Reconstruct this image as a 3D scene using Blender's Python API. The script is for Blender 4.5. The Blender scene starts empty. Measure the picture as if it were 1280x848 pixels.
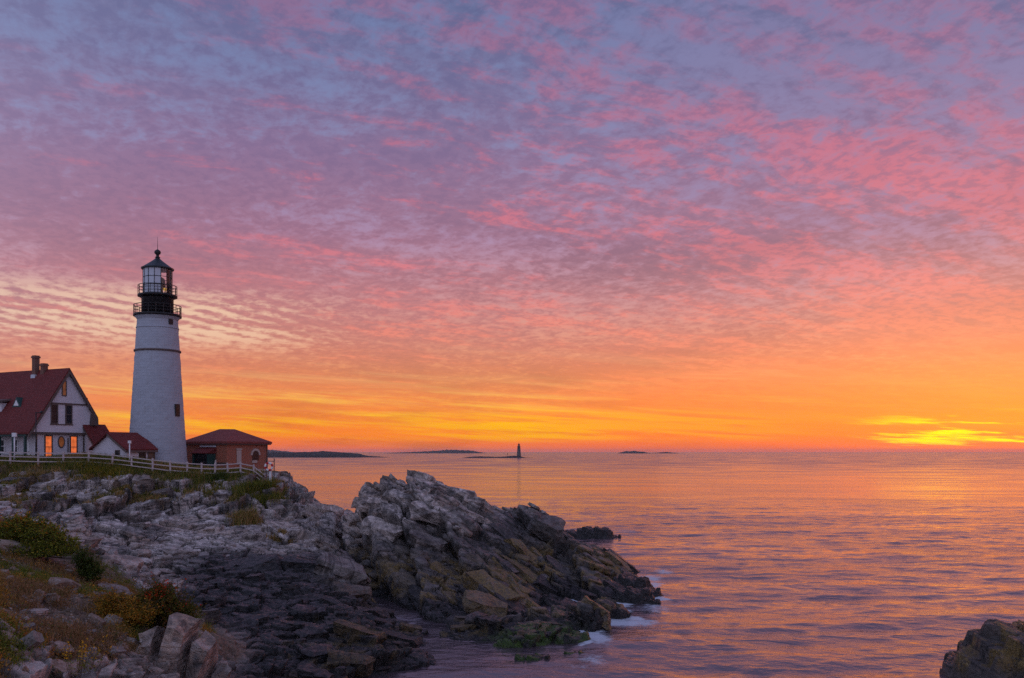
import bpy, bmesh, math, random
import numpy as np
from mathutils import Vector, Matrix

# ------------------------------------------------------------------ camera
scene = bpy.context.scene
COL = scene.collection
F = 1100.0          # focal length in pixels of a 1280-wide frame
EYE = 11.0          # camera height above the sea
HOR = 564.5         # image row of the horizon
cam_data = bpy.data.cameras.new("camera")
cam_data.sensor_width = 36.0
cam_data.lens = 36.0 * F / 1280.0
cam_data.shift_y = (HOR - 424.0) / 1280.0
cam_data.clip_start = 0.2
cam_data.clip_end = 60000.0
cam = bpy.data.objects.new("camera", cam_data)
COL.objects.link(cam)
cam.location = (0, 0, EYE)
cam.rotation_euler = (math.radians(90), 0, 0)
scene.camera = cam
scene.render.engine = 'CYCLES'
scene.cycles.use_denoising = False
scene.cycles.max_bounces = 6
scene.cycles.diffuse_bounces = 3
scene.cycles.glossy_bounces = 3
scene.cycles.transmission_bounces = 4
scene.cycles.caustics_reflective = False
scene.cycles.caustics_refractive = False
scene.view_settings.view_transform = 'Standard'
scene.view_settings.look = 'None'
scene.view_settings.gamma = 1.0
scene.view_settings.use_curve_mapping = False
scene.view_settings.exposure = 0.0


def lin(r, g, b):
    def f(c):
        c /= 255.0
        return c / 12.92 if c <= 0.04045 else ((c + 0.055) / 1.055) ** 2.4
    return (f(r), f(g), f(b), 1.0)


class NT:
    """tiny node-tree writer"""
    def __init__(self, tree):
        self.t = tree
        self.n = tree.nodes
        self.n.clear()

    def put(self, sock, val):
        if val is None:
            return
        if isinstance(val, bpy.types.NodeSocket):
            self.t.links.new(val, sock)
        elif isinstance(val, bpy.types.Node):
            self.t.links.new(val.outputs[0], sock)
        else:
            sock.default_value = val

    def node(self, typ, ins=None, **props):
        nd = self.n.new(typ)
        for k, v in props.items():
            setattr(nd, k, v)
        for k, v in (ins or {}).items():
            self.put(nd.inputs[k], v)
        return nd

    def math(self, op, a, b=None, c=None, clamp=False):
        nd = self.node('ShaderNodeMath', operation=op, use_clamp=clamp)
        self.put(nd.inputs[0], a); self.put(nd.inputs[1], b); self.put(nd.inputs[2], c)
        return nd.outputs[0]

    def vmath(self, op, a, b=None):
        nd = self.node('ShaderNodeVectorMath', operation=op)
        self.put(nd.inputs[0], a); self.put(nd.inputs[1], b)
        return nd.outputs[0] if op not in ('DOT_PRODUCT', 'LENGTH') else nd.outputs['Value']

    def xyz(self, x, y, z):
        return self.node('ShaderNodeCombineXYZ', {0: x, 1: y, 2: z}).outputs[0]

    def sep(self, v):
        return self.node('ShaderNodeSeparateXYZ', {0: v}).outputs

    def noise(self, vec, scale, detail=4, rough=0.55, lac=2.0, dist=0.0, dim='3D'):
        return self.node('ShaderNodeTexNoise', {'Vector': vec, 'Scale': scale, 'Detail': detail,
                         'Roughness': rough, 'Lacunarity': lac, 'Distortion': dist}, noise_dimensions=dim).outputs['Fac']

    def maprange(self, v, a, b, c=0.0, d=1.0, smooth=True):
        return self.node('ShaderNodeMapRange', {'Value': v, 'From Min': a, 'From Max': b, 'To Min': c, 'To Max': d},
                         interpolation_type='SMOOTHSTEP' if smooth else 'LINEAR').outputs[0]

    def mix(self, f, a, b, blend='MIX'):
        nd = self.node('ShaderNodeMix', data_type='RGBA', blend_type=blend, clamp_factor=True)
        self.put(nd.inputs['Factor'], f)
        self.put(nd.inputs[6], a); self.put(nd.inputs[7], b)
        return nd.outputs[2]

    def ramp(self, fac, stops, interp='LINEAR'):
        nd = self.node('ShaderNodeValToRGB', {'Fac': fac})
        cr = nd.color_ramp
        cr.interpolation = interp
        cr.elements[0].position, cr.elements[0].color = stops[0]
        cr.elements[1].position, cr.elements[1].color = stops[-1]
        for p, c in stops[1:-1]:
            e = cr.elements.new(p)
            e.color = c
        return nd.outputs[0]


# ------------------------------------------------------------------ sky and sun
SUN_AZ = math.radians(29.5)                      # to the right of the view axis
SUN_DIR = Vector((math.sin(SUN_AZ), math.cos(SUN_AZ), 0.0))


def build_world():
    w = bpy.data.worlds.new("World")
    scene.world = w
    w.use_nodes = True
    N = NT(w.node_tree)
    d = N.node('ShaderNodeTexCoord').outputs['Generated']
    x, y, z = N.sep(d)
    zc = N.math('MAXIMUM', z, 0.0)
    f = N.math('SQRT', zc)                                      # elevation key

    def stops(lst):
        out = []
        for v, c in lst:
            if v > -900:
                t = max(0.0, 565.0 - v)
                zz = t / math.sqrt(1100.0 ** 2 + t * t)
            else:
                zz = (v + 2000) / 1000.0                       # -1000 -> zenith
            out.append((math.sqrt(zz), lin(*c)))
        return out
    # azimuth keys
    xs, ys = SUN_DIR.x, SUN_DIR.y
    hl = N.math('SQRT', N.math('ADD', N.math('ADD', N.math('MULTIPLY', x, x), N.math('MULTIPLY', y, y)), 1e-5))
    cs = N.math('DIVIDE', N.math('ADD', N.math('MULTIPLY', x, xs), N.math('MULTIPLY', y, ys)), hl)   # cos to sunset azimuth
    front = N.maprange(cs, -0.35, 0.75)                          # 0 behind the viewer, 1 towards the glow
    right = N.maprange(cs, 0.80, 1.0)
    az = N.math('ARCTAN2', x, y)                                 # 0 ahead, + right

    gap = N.ramp(f, stops([(565, (232, 112, 88)), (556, (246, 120, 66)), (545, (252, 132, 48)), (525, (252, 142, 50)), (500, (244, 144, 70)),
                           (470, (236, 144, 94)), (440, (226, 142, 114)), (400, (212, 140, 132)), (350, (190, 136, 152)), (300, (168, 130, 164)),
                           (200, (136, 130, 172)), (100, (116, 124, 168)), (0, (106, 120, 166)), (-1000, (146, 164, 212))]))
    dark = N.ramp(f, stops([(565, (232, 112, 88)), (556, (248, 118, 62)), (545, (250, 126, 46)), (525, (244, 128, 56)), (500, (234, 126, 70)),
                            (470, (214, 120, 86)), (440, (204, 114, 100)), (400, (194, 114, 116)), (350, (178, 108, 122)), (300, (160, 104, 130)),
                            (200, (138, 104, 142)), (100, (114, 104, 146)), (0, (100, 104, 146)), (-1000, (136, 138, 182))]))
    lit = N.ramp(f, stops([(565, (236, 116, 88)), (545, (252, 134, 48)), (525, (252, 140, 54)), (500, (250, 138, 72)),
                           (470, (246, 136, 94)), (440, (242, 130, 106)), (400, (238, 124, 112)), (350, (230, 118, 124)), (300, (224, 110, 124)),
                           (200, (216, 102, 122)), (100, (200, 100, 128)), (0, (188, 100, 134)), (-1000, (180, 130, 166))]))

    # altocumulus deck on a plane overhead
    k = N.math('ADD', zc, 0.15)
    px = N.math('DIVIDE', x, k)
    py = N.math('DIVIDE', y, k)
    P0 = N.xyz(px, py, 0.0)
    # rows of the deck run slightly askew
    rot = N.node('ShaderNodeVectorRotate', {'Vector': P0, 'Angle': math.radians(-24)}, rotation_type='Z_AXIS').outputs[0]
    warpn = N.node('ShaderNodeTexNoise', {'Vector': rot, 'Scale': 2.2, 'Detail': 3.0, 'Roughness': 0.6}, noise_dimensions='3D').outputs['Color']
    warp = N.vmath('MULTIPLY', N.vmath('SUBTRACT', warpn, (0.5, 0.5, 0.5)), (0.11, 0.11, 0.0))
    P = N.vmath('ADD', rot, warp)
    Ps = N.vmath('MULTIPLY', P, (1.2, 1.0, 1.0))
    cell = N.noise(Ps, 13.0, 6.0, 0.63)
    fine = N.noise(N.vmath('ADD', Ps, (7.3, 1.1, 0)), 28.0, 4.0, 0.6)
    big = N.noise(N.vmath('ADD', P, (3.1, 9.2, 0)), 1.1, 4.0, 0.55)
    huge = N.noise(N.vmath('ADD', P0, (13.1, 4.2, 0)), 0.45, 3.0, 0.5)
    band = N.noise(N.vmath('ADD', N.vmath('MULTIPLY', P, (0.30, 1.35, 1)), (5.2, 2.4, 0)), 2.4, 5.0, 0.6)      # long banks
    # long ripple rows
    wv = N.node('ShaderNodeTexWave', {'Vector': P, 'Scale': 2.3, 'Distortion': 5.0, 'Detail': 3.0, 'Detail Scale': 1.6, 'Detail Roughness': 0.6},
                wave_type='BANDS', bands_direction='Y').outputs['Fac']
    body = N.math('ADD', N.math('MULTIPLY', cell, 0.62), N.math('MULTIPLY', fine, 0.30))
    body = N.math('ADD', body, N.math('MULTIPLY', N.math('SUBTRACT', big, 0.5), 0.42))
    body = N.math('ADD', body, N.math('MULTIPLY', N.math('SUBTRACT', band, 0.5), 0.42))
    # clearer patch high on the right
    clear = N.math('MULTIPLY', N.maprange(cs, 0.86, 1.0), N.maprange(zc, 0.10, 0.26))
    body = N.math('SUBTRACT', body, N.math('MULTIPLY', clear, 0.035))
    # ripple rows with pale gaps low on the left
    ripm = N.math('MULTIPLY', N.math('MULTIPLY', N.maprange(az, -0.12, -0.34), N.maprange(az, -1.1, -0.7)), N.math('MULTIPLY', N.maprange(zc, 0.095, 0.130), N.maprange(zc, 0.185, 0.150)))
    rip = N.node('ShaderNodeTexWave', {'Vector': N.node('ShaderNodeVectorRotate', {'Vector': P0, 'Angle': math.radians(38)}, rotation_type='Z_AXIS').outputs[0], 'Scale': 3.6, 'Distortion': 3.0,
                 'Detail': 3.0, 'Detail Scale': 1.2, 'Detail Roughness': 0.65}, wave_type='BANDS', bands_direction='X').outputs['Fac']
    body = N.math('SUBTRACT', body, N.math('MULTIPLY', ripm, N.math('ADD', N.math('MULTIPLY', rip, 0.17), -0.03)))
    cover = N.maprange(body, 0.26, 0.49)
    gap = N.mix(N.math('MULTIPLY', ripm, 0.75), gap, lin(240, 202, 168))
    gapc = N.mix(N.math('MULTIPLY', clear, 0.75), gap, N.mix(0.5, gap, lin(138, 104, 146)))
    # underside highlights: thin bits facing the glow
    hi = N.noise(N.vmath('ADD', N.vmath('MULTIPLY', P, (0.9, 1.5, 1)), (2.7, 5.5, 0)), 8.0, 6.0, 0.66)
    hib = N.math('ADD', hi, N.math('ADD', N.math('MULTIPLY', N.math('SUBTRACT', huge, 0.5), 0.55), N.math('MULTIPLY', N.math('SUBTRACT', band, 0.5), 1.0)))
    hib = N.math('ADD', hib, N.math('MULTIPLY', N.maprange(cs, 0.80, 0.98), 0.05))
    hsel = N.maprange(hib, 0.47, 0.66)
    hamt = N.maprange(cs, 0.50, 0.97, 0.42, 1.0)
    low = N.maprange(zc, 0.44, 0.16, 0.50, 0.95)
    hsel = N.math('MULTIPLY', N.math('MULTIPLY', hsel, hamt), low)
    cloud = N.mix(hsel, dark, lit)
    thick = N.maprange(N.math('ADD', fine, N.math('MULTIPLY', cell, 0.7)), 0.78, 1.02, 0.0, 0.55)
    thick = N.math('MULTIPLY', thick, N.maprange(zc, 0.05, 0.14))
    cloud = N.mix(thick, cloud, N.mix(1.0, dark, (0.74, 0.78, 0.88, 1), 'MULTIPLY'))
    bank = N.maprange(N.math('ADD', N.math('MULTIPLY', big, 0.6), N.math('MULTIPLY', huge, 0.5)), 0.50, 0.68)
    cloud = N.mix(N.math('MULTIPLY', bank, 0.60), cloud, N.mix(1.0, cloud, (0.58, 0.63, 0.76, 1), 'MULTIPLY'))
    sky = N.mix(N.math('MULTIPLY', cover, 0.93), gapc, cloud)

    # long streaks of thin cloud low above the sea
    tilt = N.math('ADD', z, N.math('MULTIPLY', az, 0.055))
    S = N.xyz(N.math('MULTIPLY', az, 1.6), N.math('MULTIPLY', tilt, 34.0), 0.0)
    st = N.noise(S, 1.7, 6.0, 0.60, 2.1, 0.25)
    st2 = N.noise(N.vmath('ADD', S, (4.2, 8.8, 0)), 4.2, 5.0, 0.6, 2.0, 0.3)
    lowb = N.math('MULTIPLY', N.maprange(zc, 0.006, 0.03), N.math('ADD', N.math('MULTIPLY', N.maprange(zc, 0.080, 0.045), 0.75), N.math('MULTIPLY', N.maprange(zc, 0.135, 0.075), 0.25)))
    leftw = N.maprange(az, 0.46, 0.14)                          # broad yellow veil to the left and middle
    yel = N.ramp(f, stops([(565, (255, 150, 40)), (545, (255, 176, 12)), (525, (255, 194, 26)), (500, (255, 204, 84)), (470, (252, 208, 136)),
                           (430, (242, 204, 170)), (-1000, (230, 200, 180))]))
    ysel = N.math('MULTIPLY', N.maprange(N.math('ADD', N.math('MULTIPLY', st, 0.7), N.math('MULTIPLY', st2, 0.3)), 0.47, 0.60),
                  N.math('MULTIPLY', lowb, N.math('ADD', N.math('MULTIPLY', leftw, 0.70), 0.30)))
    sky = N.mix(N.math('MULTIPLY', ysel, 0.8), sky, yel)
    ctr = N.math('MULTIPLY', N.math('MULTIPLY', N.maprange(az, -0.20, 0.04), N.maprange(az, 0.37, 0.24)), N.math('MULTIPLY', N.maprange(zc, 0.008, 0.018), N.maprange(zc, 0.052, 0.034)))
    csel = N.math('MULTIPLY', ctr, N.maprange(N.math('ADD', N.math('MULTIPLY', st, 0.45), N.math('MULTIPLY', st2, 0.55)), 0.39, 0.54))
    sky = N.mix(N.math('MULTIPLY', csel, 0.9), sky, lin(255, 188, 14))
    # orange-mauve bars across the veil
    bsel = N.math('MULTIPLY', N.maprange(st2, 0.52, 0.64), N.math('MULTIPLY', N.maprange(zc, 0.02, 0.05), N.maprange(zc, 0.13, 0.085)))
    sky = N.mix(N.math('MULTIPLY', bsel, 0.6), sky, N.mix(0.5, dark, lin(226, 124, 84)))
    # bright gaps near the hidden sun
    gl = N.math('MULTIPLY', N.maprange(cs, 0.986, 0.9995), N.math('MULTIPLY', N.maprange(zc, 0.003, 0.010), N.maprange(zc, 0.046, 0.022)))
    gsel = N.math('MULTIPLY', N.maprange(N.noise(N.xyz(N.math('MULTIPLY', az, 9.0), N.math('MULTIPLY', tilt, 120.0), 2.0), 1.15, 6.0, 0.62), 0.49, 0.63), gl)
    red = N.math('MULTIPLY', N.maprange(cs, 0.84, 0.99), N.maprange(zc, 0.16, 0.02))
    sky = N.mix(N.math('MULTIPLY', red, 0.62), sky, lin(255, 112, 66))
    sky = N.mix(gsel, sky, (1.9, 0.95, 0.01, 1))

    # the other half of the sky: cool twilight
    back = N.ramp(f, [(0.0, lin(178, 174, 204)), (0.3, lin(192, 182, 208)), (0.5, lin(184, 186, 220)), (0.7, lin(172, 182, 222)), (1.0, lin(146, 164, 212))])
    backc = N.mix(N.math('MULTIPLY', cover, 0.5), back, N.mix(0.4, back, lin(120, 110, 140)))
    sky = N.mix(front, backc, sky)
    # a real atmosphere underneath, very faint at this hour
    nis = N.node('ShaderNodeTexSky', sky_type='NISHITA', sun_disc=False, sun_elevation=math.radians(0.6),
                 sun_rotation=SUN_AZ, air_density=1.0, dust_density=1.5, ozone_density=1.5)
    nis_bg = N.node('ShaderNodeBackground', {'Color': nis.outputs[0], 'Strength': 0.05})
    bg = N.node('ShaderNodeBackground', {'Color': sky, 'Strength': 0.96})
    add = N.node('ShaderNodeAddShader', {0: bg.outputs[0], 1: nis_bg.outputs[0]})
    N.node('ShaderNodeOutputWorld', {'Surface': add.outputs[0]})
    w.cycles.sampling_method = 'MANUAL'
    w.cycles.sample_map_resolution = 1024


build_world()

sun_data = bpy.data.lights.new("sun", 'SUN')
sun_data.energy = 0.03                      # the disc is still behind the bank of cloud on the horizon
sun_data.angle = math.radians(40)
sun_data.color = (1.0, 0.50, 0.28)
sun = bpy.data.objects.new("sun", sun_data)
COL.objects.link(sun)
sd = Vector((SUN_DIR.x, SUN_DIR.y, math.tan(math.radians(3.0)))).normalized()
sun.rotation_euler = (-sd).to_track_quat('-Z', 'Y').to_euler()
sun.location = (60, 110, 40)
# ------------------------------------------------------------------ noise in numpy
def _hash(ix, iy, seed):
    h = (ix.astype(np.int64) * 374761393 + iy.astype(np.int64) * 668265263 + seed * 974634777) & 0xFFFFFFFF
    h = ((h ^ (h >> 13)) * 1274126177) & 0xFFFFFFFF
    h = ((h ^ (h >> 16)) * 2246822519) & 0xFFFFFFFF
    h = h ^ (h >> 15)
    return h.astype(np.float64) / 4294967295.0


def vnoise(x, y, seed=0):
    ix = np.floor(x); iy = np.floor(y)
    fx = x - ix; fy = y - iy
    fx = fx * fx * fx * (fx * (fx * 6 - 15) + 10); fy = fy * fy * fy * (fy * (fy * 6 - 15) + 10)
    a = _hash(ix, iy, seed); b = _hash(ix + 1, iy, seed); c = _hash(ix, iy + 1, seed); d = _hash(ix + 1, iy + 1, seed)
    return (a + (b - a) * fx) * (1 - fy) + (c + (d - c) * fx) * fy - 0.5


def fbm(x, y, octaves=4, seed=0, gain=0.5):
    out = np.zeros_like(x); amp = 1.0
    for o in range(octaves):
        out += amp * vnoise(x, y, seed + 17 * o)
        x, y = x * 1.9 * 0.86 - y * 1.9 * 0.5 + 3.7, x * 1.9 * 0.5 + y * 1.9 * 0.86 + 1.3
        amp *= gain
    return out


def worley(x, y, seed=0, jit=0.9):
    """F1, F2, a random number of the nearest cell, and the offset from its centre"""
    ix = np.floor(x); iy = np.floor(y)
    f1 = np.full(x.shape, 9.0); f2 = np.full(x.shape, 9.0)
    rid = np.zeros(x.shape); ox = np.zeros(x.shape); oy = np.zeros(x.shape)
    for dx in (-1, 0, 1):
        for dy in (-1, 0, 1):
            cx = ix + dx; cy = iy + dy
            px = cx + 0.5 + jit * (_hash(cx, cy, seed) - 0.5)
            py = cy + 0.5 + jit * (_hash(cx, cy, seed + 1) - 0.5)
            ex = x - px; ey = y - py
            dd = np.sqrt(ex * ex + ey * ey)
            near = dd < f1
            f2 = np.where(near, f1, np.minimum(f2, dd))
            r = _hash(cx, cy, seed + 2)
            rid = np.where(near, r, rid); ox = np.where(near, ex, ox); oy = np.where(near, ey, oy)
            f1 = np.where(near, dd, f1)
    return f1, f2, rid, ox, oy


def sstep(a, b, x):
    t = np.clip((x - a) / (b - a), 0, 1)
    return t * t * (3 - 2 * t)


# ------------------------------------------------------------------ mesh helpers
def mesh_from_arrays(name, verts, quads=None, tris=None, smooth=True):
    me = bpy.data.meshes.new(name)
    verts = np.asarray(verts, dtype=np.float32)
    loops = []; starts = []; n = 0
    me.vertices.add(len(verts))
    me.vertices.foreach_set('co', verts.ravel())
    faces = []
    if quads is not None and len(quads):
        faces.append((np.asarray(quads, dtype=np.int32), 4))
    if tris is not None and len(tris):
        faces.append((np.asarray(tris, dtype=np.int32), 3))
    for f, k in faces:
        loops.append(f.ravel()); starts.append(n + np.arange(len(f), dtype=np.int32) * k); n += f.size
    loops = np.concatenate(loops); starts = np.concatenate(starts)
    me.loops.add(len(loops)); me.loops.foreach_set('vertex_index', loops)
    me.polygons.add(len(starts)); me.polygons.foreach_set('loop_start', starts)
    me.update(calc_edges=True)
    if smooth:
        me.polygons.foreach_set('use_smooth', np.ones(len(starts), dtype=bool))
    me.validate()
    return me


def link(name, me, mat=None, parent=None, loc=None, rotz=None):
    o = bpy.data.objects.new(name, me)
    COL.objects.link(o)
    if mat is not None and me is not None and not me.materials:
        me.materials.append(mat)
    if parent is not None:
        o.parent = parent
    if loc is not None:
        o.location = loc
    if rotz is not None:
        o.rotation_euler = (0, 0, rotz)
    return o


def tag(o, label=None, cat=None, group=None, kind=None):
    for k, v in (('label', label), ('category', cat), ('group', group), ('kind', kind)):
        if v:
            o[k] = v
    return o


def thing(name, label, cat, loc=(0, 0, 0), rotz=0.0, group=None):
    o = bpy.data.objects.new(name, None)
    COL.objects.link(o)
    o.location = loc
    o.rotation_euler = (0, 0, rotz)
    o.empty_display_size = 0.3
    return tag(o, label, cat, group)


def grid_quads(nr, nc):
    i = np.arange(nr * nc, dtype=np.int32).reshape(nr, nc)
    return np.stack([i[:-1, :-1], i[:-1, 1:], i[1:, 1:], i[1:, :-1]], axis=-1).reshape(-1, 4)


def at(u, v, Y):
    """photo pixel + distance -> point in the place"""
    return Vector(((u - 640.0) / F * Y, Y, EYE - (v - HOR) / F * Y))


def new_mat(name):
    m = bpy.data.materials.new(name)
    m.use_nodes = True
    return m, NT(m.node_tree)


def simple_mat(name, col, rough=0.7, var=0.15, scale=6.0, bump=0.0, bscale=40.0, spec=0.3, metal=0.0):
    m, N = new_mat(name)
    co = N.node('ShaderNodeTexCoord').outputs['Object']
    n1 = N.noise(co, scale, 5, 0.6)
    c0 = tuple(max(0, c * (1 - var)) for c in col[:3]) + (1,)
    c1 = tuple(min(1, c * (1 + var)) for c in col[:3]) + (1,)
    c = N.mix(n1, c0, c1)
    b = N.node('ShaderNodeBsdfPrincipled', {'Base Color': c, 'Roughness': rough, 'Metallic': metal, 'Specular IOR Level': spec})
    if bump:
        bp = N.node('ShaderNodeBump', {'Strength': bump, 'Distance': 0.02, 'Height': N.noise(co, bscale, 4, 0.6)})
        N.put(b.inputs['Normal'], bp.outputs[0])
    N.node('ShaderNodeOutputMaterial', {'Surface': b.outputs[0]})
    return m


# ------------------------------------------------------------------ sea
def sea_material():
    m, N = new_mat("sea_water")
    g = N.node('ShaderNodeNewGeometry').outputs['Position']
    # wind ripples run across the view; long crests, short lengths
    a = N.node('ShaderNodeVectorRotate', {'Vector': g, 'Angle': math.radians(9)}, rotation_type='Z_AXIS').outputs[0]
    r1 = N.noise(N.vmath('MULTIPLY', a, (0.50, 0.95, 1)), 0.52, 4, 0.5, 2.1, 0.4)
    r2 = N.noise(N.vmath('MULTIPLY', a, (0.7, 1.1, 1)), 2.3, 4, 0.6, 2.1, 0.3)
    r3 = N.noise(N.vmath('MULTIPLY', a, (0.35, 1.0, 1)), 0.09, 3, 0.5, 2.0, 0.3)
    r4 = N.noise(N.vmath('MULTIPLY', a, (0.8, 1.0, 1)), 7.0, 3, 0.6, 2.1, 0.2)
    r5 = N.noise(N.vmath('MULTIPLY', a, (0.30, 1.0, 1)), 0.030, 4, 0.6, 2.0, 0.4)
    h = N.math('ADD', N.math('ADD', N.math('MULTIPLY', r1, 0.80), N.math('MULTIPLY', r2, 0.15)), N.math('ADD', N.math('ADD', N.math('MULTIPLY', r3, 1.5), N.math('MULTIPLY', r5, 4.5)), N.math('MULTIPLY', r4, 0.04)))
    paw = N.noise(N.vmath('MULTIPLY', a, (0.020, 0.055, 1)), 1.0, 4, 0.6, 2.0, 0.6)
    open_sea = N.maprange(N.sep(g)[1], 90.0, 900.0)
    rough = N.math('ADD', N.maprange(paw, 0.38, 0.62, 0.05, 0.12), N.math('MULTIPLY', open_sea, N.maprange(paw, 0.38, 0.62, 0.08, 0.22)))
    bp = N.node('ShaderNodeBump', {'Strength': N.maprange(paw, 0.35, 0.65, 0.85, 1.15), 'Distance': 0.30, 'Height': h})
    foam_a = N.node('ShaderNodeAttribute', attribute_name='foam').outputs['Fac']
    fn = N.noise(g, 1.3, 6, 0.68, 2.1, 0.8)
    fn2 = N.noise(N.vmath('MULTIPLY', g, (0.6, 1.4, 1)), 3.6, 4, 0.6, 2.0, 1.0)
    ff = N.math('ADD', foam_a, N.math('MULTIPLY', N.math('SUBTRACT', N.math('ADD', N.math('MULTIPLY', fn, 0.6), N.math('MULTIPLY', fn2, 0.4)), 0.5), 1.7))
    foam = N.math('MULTIPLY', N.maprange(ff, 0.46, 0.90), N.maprange(foam_a, 0.03, 0.25))
    w = N.node('ShaderNodeBsdfPrincipled', {'Base Color': (0.075, 0.052, 0.062, 1), 'Roughness': rough, 'IOR': 1.7,
                                           'Specular IOR Level': 1.0, 'Normal': bp.outputs[0]})
    fo = N.node('ShaderNodeBsdfDiffuse', {'Color': (0.62, 0.66, 0.74, 1), 'Normal': bp.outputs[0]})
    mx = N.node('ShaderNodeMixShader', {0: N.math('MULTIPLY', foam, 0.8), 1: w.outputs[0], 2: fo.outputs[0]})
    N.node('ShaderNodeOutputMaterial', {'Surface': mx.outputs[0]})
    return m


def build_sea(ground=None):
    t = np.concatenate([np.linspace(-1700, -300, 40, endpoint=False), np.linspace(-300, 300, 60, endpoint=False),
                        np.linspace(300, 1400, 520, endpoint=False), np.linspace(1400, 3000, 40)])
    ys = np.concatenate([np.exp(np.linspace(math.log(16), math.log(260), 760, endpoint=False)),
                         np.exp(np.linspace(math.log(260), math.log(13000), 160))])
    U, Y = np.meshgrid(t, ys)
    X = (U - 640.0) / F * Y
    fade = 1 - sstep(120, 260, Y)
    wx, wy = X * 0.985 + Y * 0.17, Y * 0.985 - X * 0.17
    Z = 0.22 * fbm(wx * 0.075, wy * 0.21, 2, 5)            # swell
    Z += 0.15 * fbm(wx * 0.30, wy * 0.62, 4, 11)
    Z *= fade
    foam = np.zeros_like(X)
    if ground is not None:
        G = ground(X, Y)
        shore = np.exp(-((G + 0.35) / 0.75) ** 2) * sstep(140, 100, Y)
        # surf only where the open sea reaches the rock
        expo = sstep(1.5, 4.0, X - 0.02 * Y)
        foam = np.maximum(foam, 1.25 * shore * expo)
        calm = 1 - expo * 0.999
        near = sstep(-3.0, -0.6, G)
        Z *= 1 - 0.7 * calm * near
        for (u, v, su, sv, a) in ((775, 776, 62, 9, 1.0), (748, 800, 26, 14, 0.9), (740, 826, 30, 9, .7), (812, 722, 22, 6, 0.85), (818, 758, 30, 9, 0.7),
                                  (782, 664, 26, 4, 0.6), (722, 832, 30, 8, 0.5), (830, 714, 16, 4, 0.8), (1214, 846, 30, 5, .6), (700, 655, 40, 2.5, .5)):
            p = at(u, v, EYE * F / (v - HOR))
            dx = (X - p.x) / (su / F * p.y); dy = (Y - p.y) / (sv * p.y * p.y / (EYE * F))
            foam = np.maximum(foam, a * np.exp(-(dx * dx + dy * dy)))
    # a low breaking crest further out on the right
    yc = EYE * F / (742 - HOR) + 1.1 * np.sin(X * 0.16)
    crest = np.exp(-((Y - yc) / 0.9) ** 2)
    cw = sstep(1080, 1130, U) * sstep(1280, 1225, U)
    foam = np.maximum(foam, 0.62 * np.exp(-((Y - yc + 0.5) / 0.40) ** 2) * cw * (0.7 + 0.8 * vnoise(X * .5, Y * .2, 3)))
    Z += 0.13 * crest * sstep(860, 1100, U) * sstep(1500, 1300, U)
    me = mesh_from_arrays("sea", np.stack([X, Y, Z], -1).reshape(-1, 3), grid_quads(*X.shape))
    at_ = me.attributes.new("foam", 'FLOAT', 'POINT')
    at_.data.foreach_set('value', foam.ravel().astype(np.float32))
    tag(link("sea", me, sea_material()), kind='structure')

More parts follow.
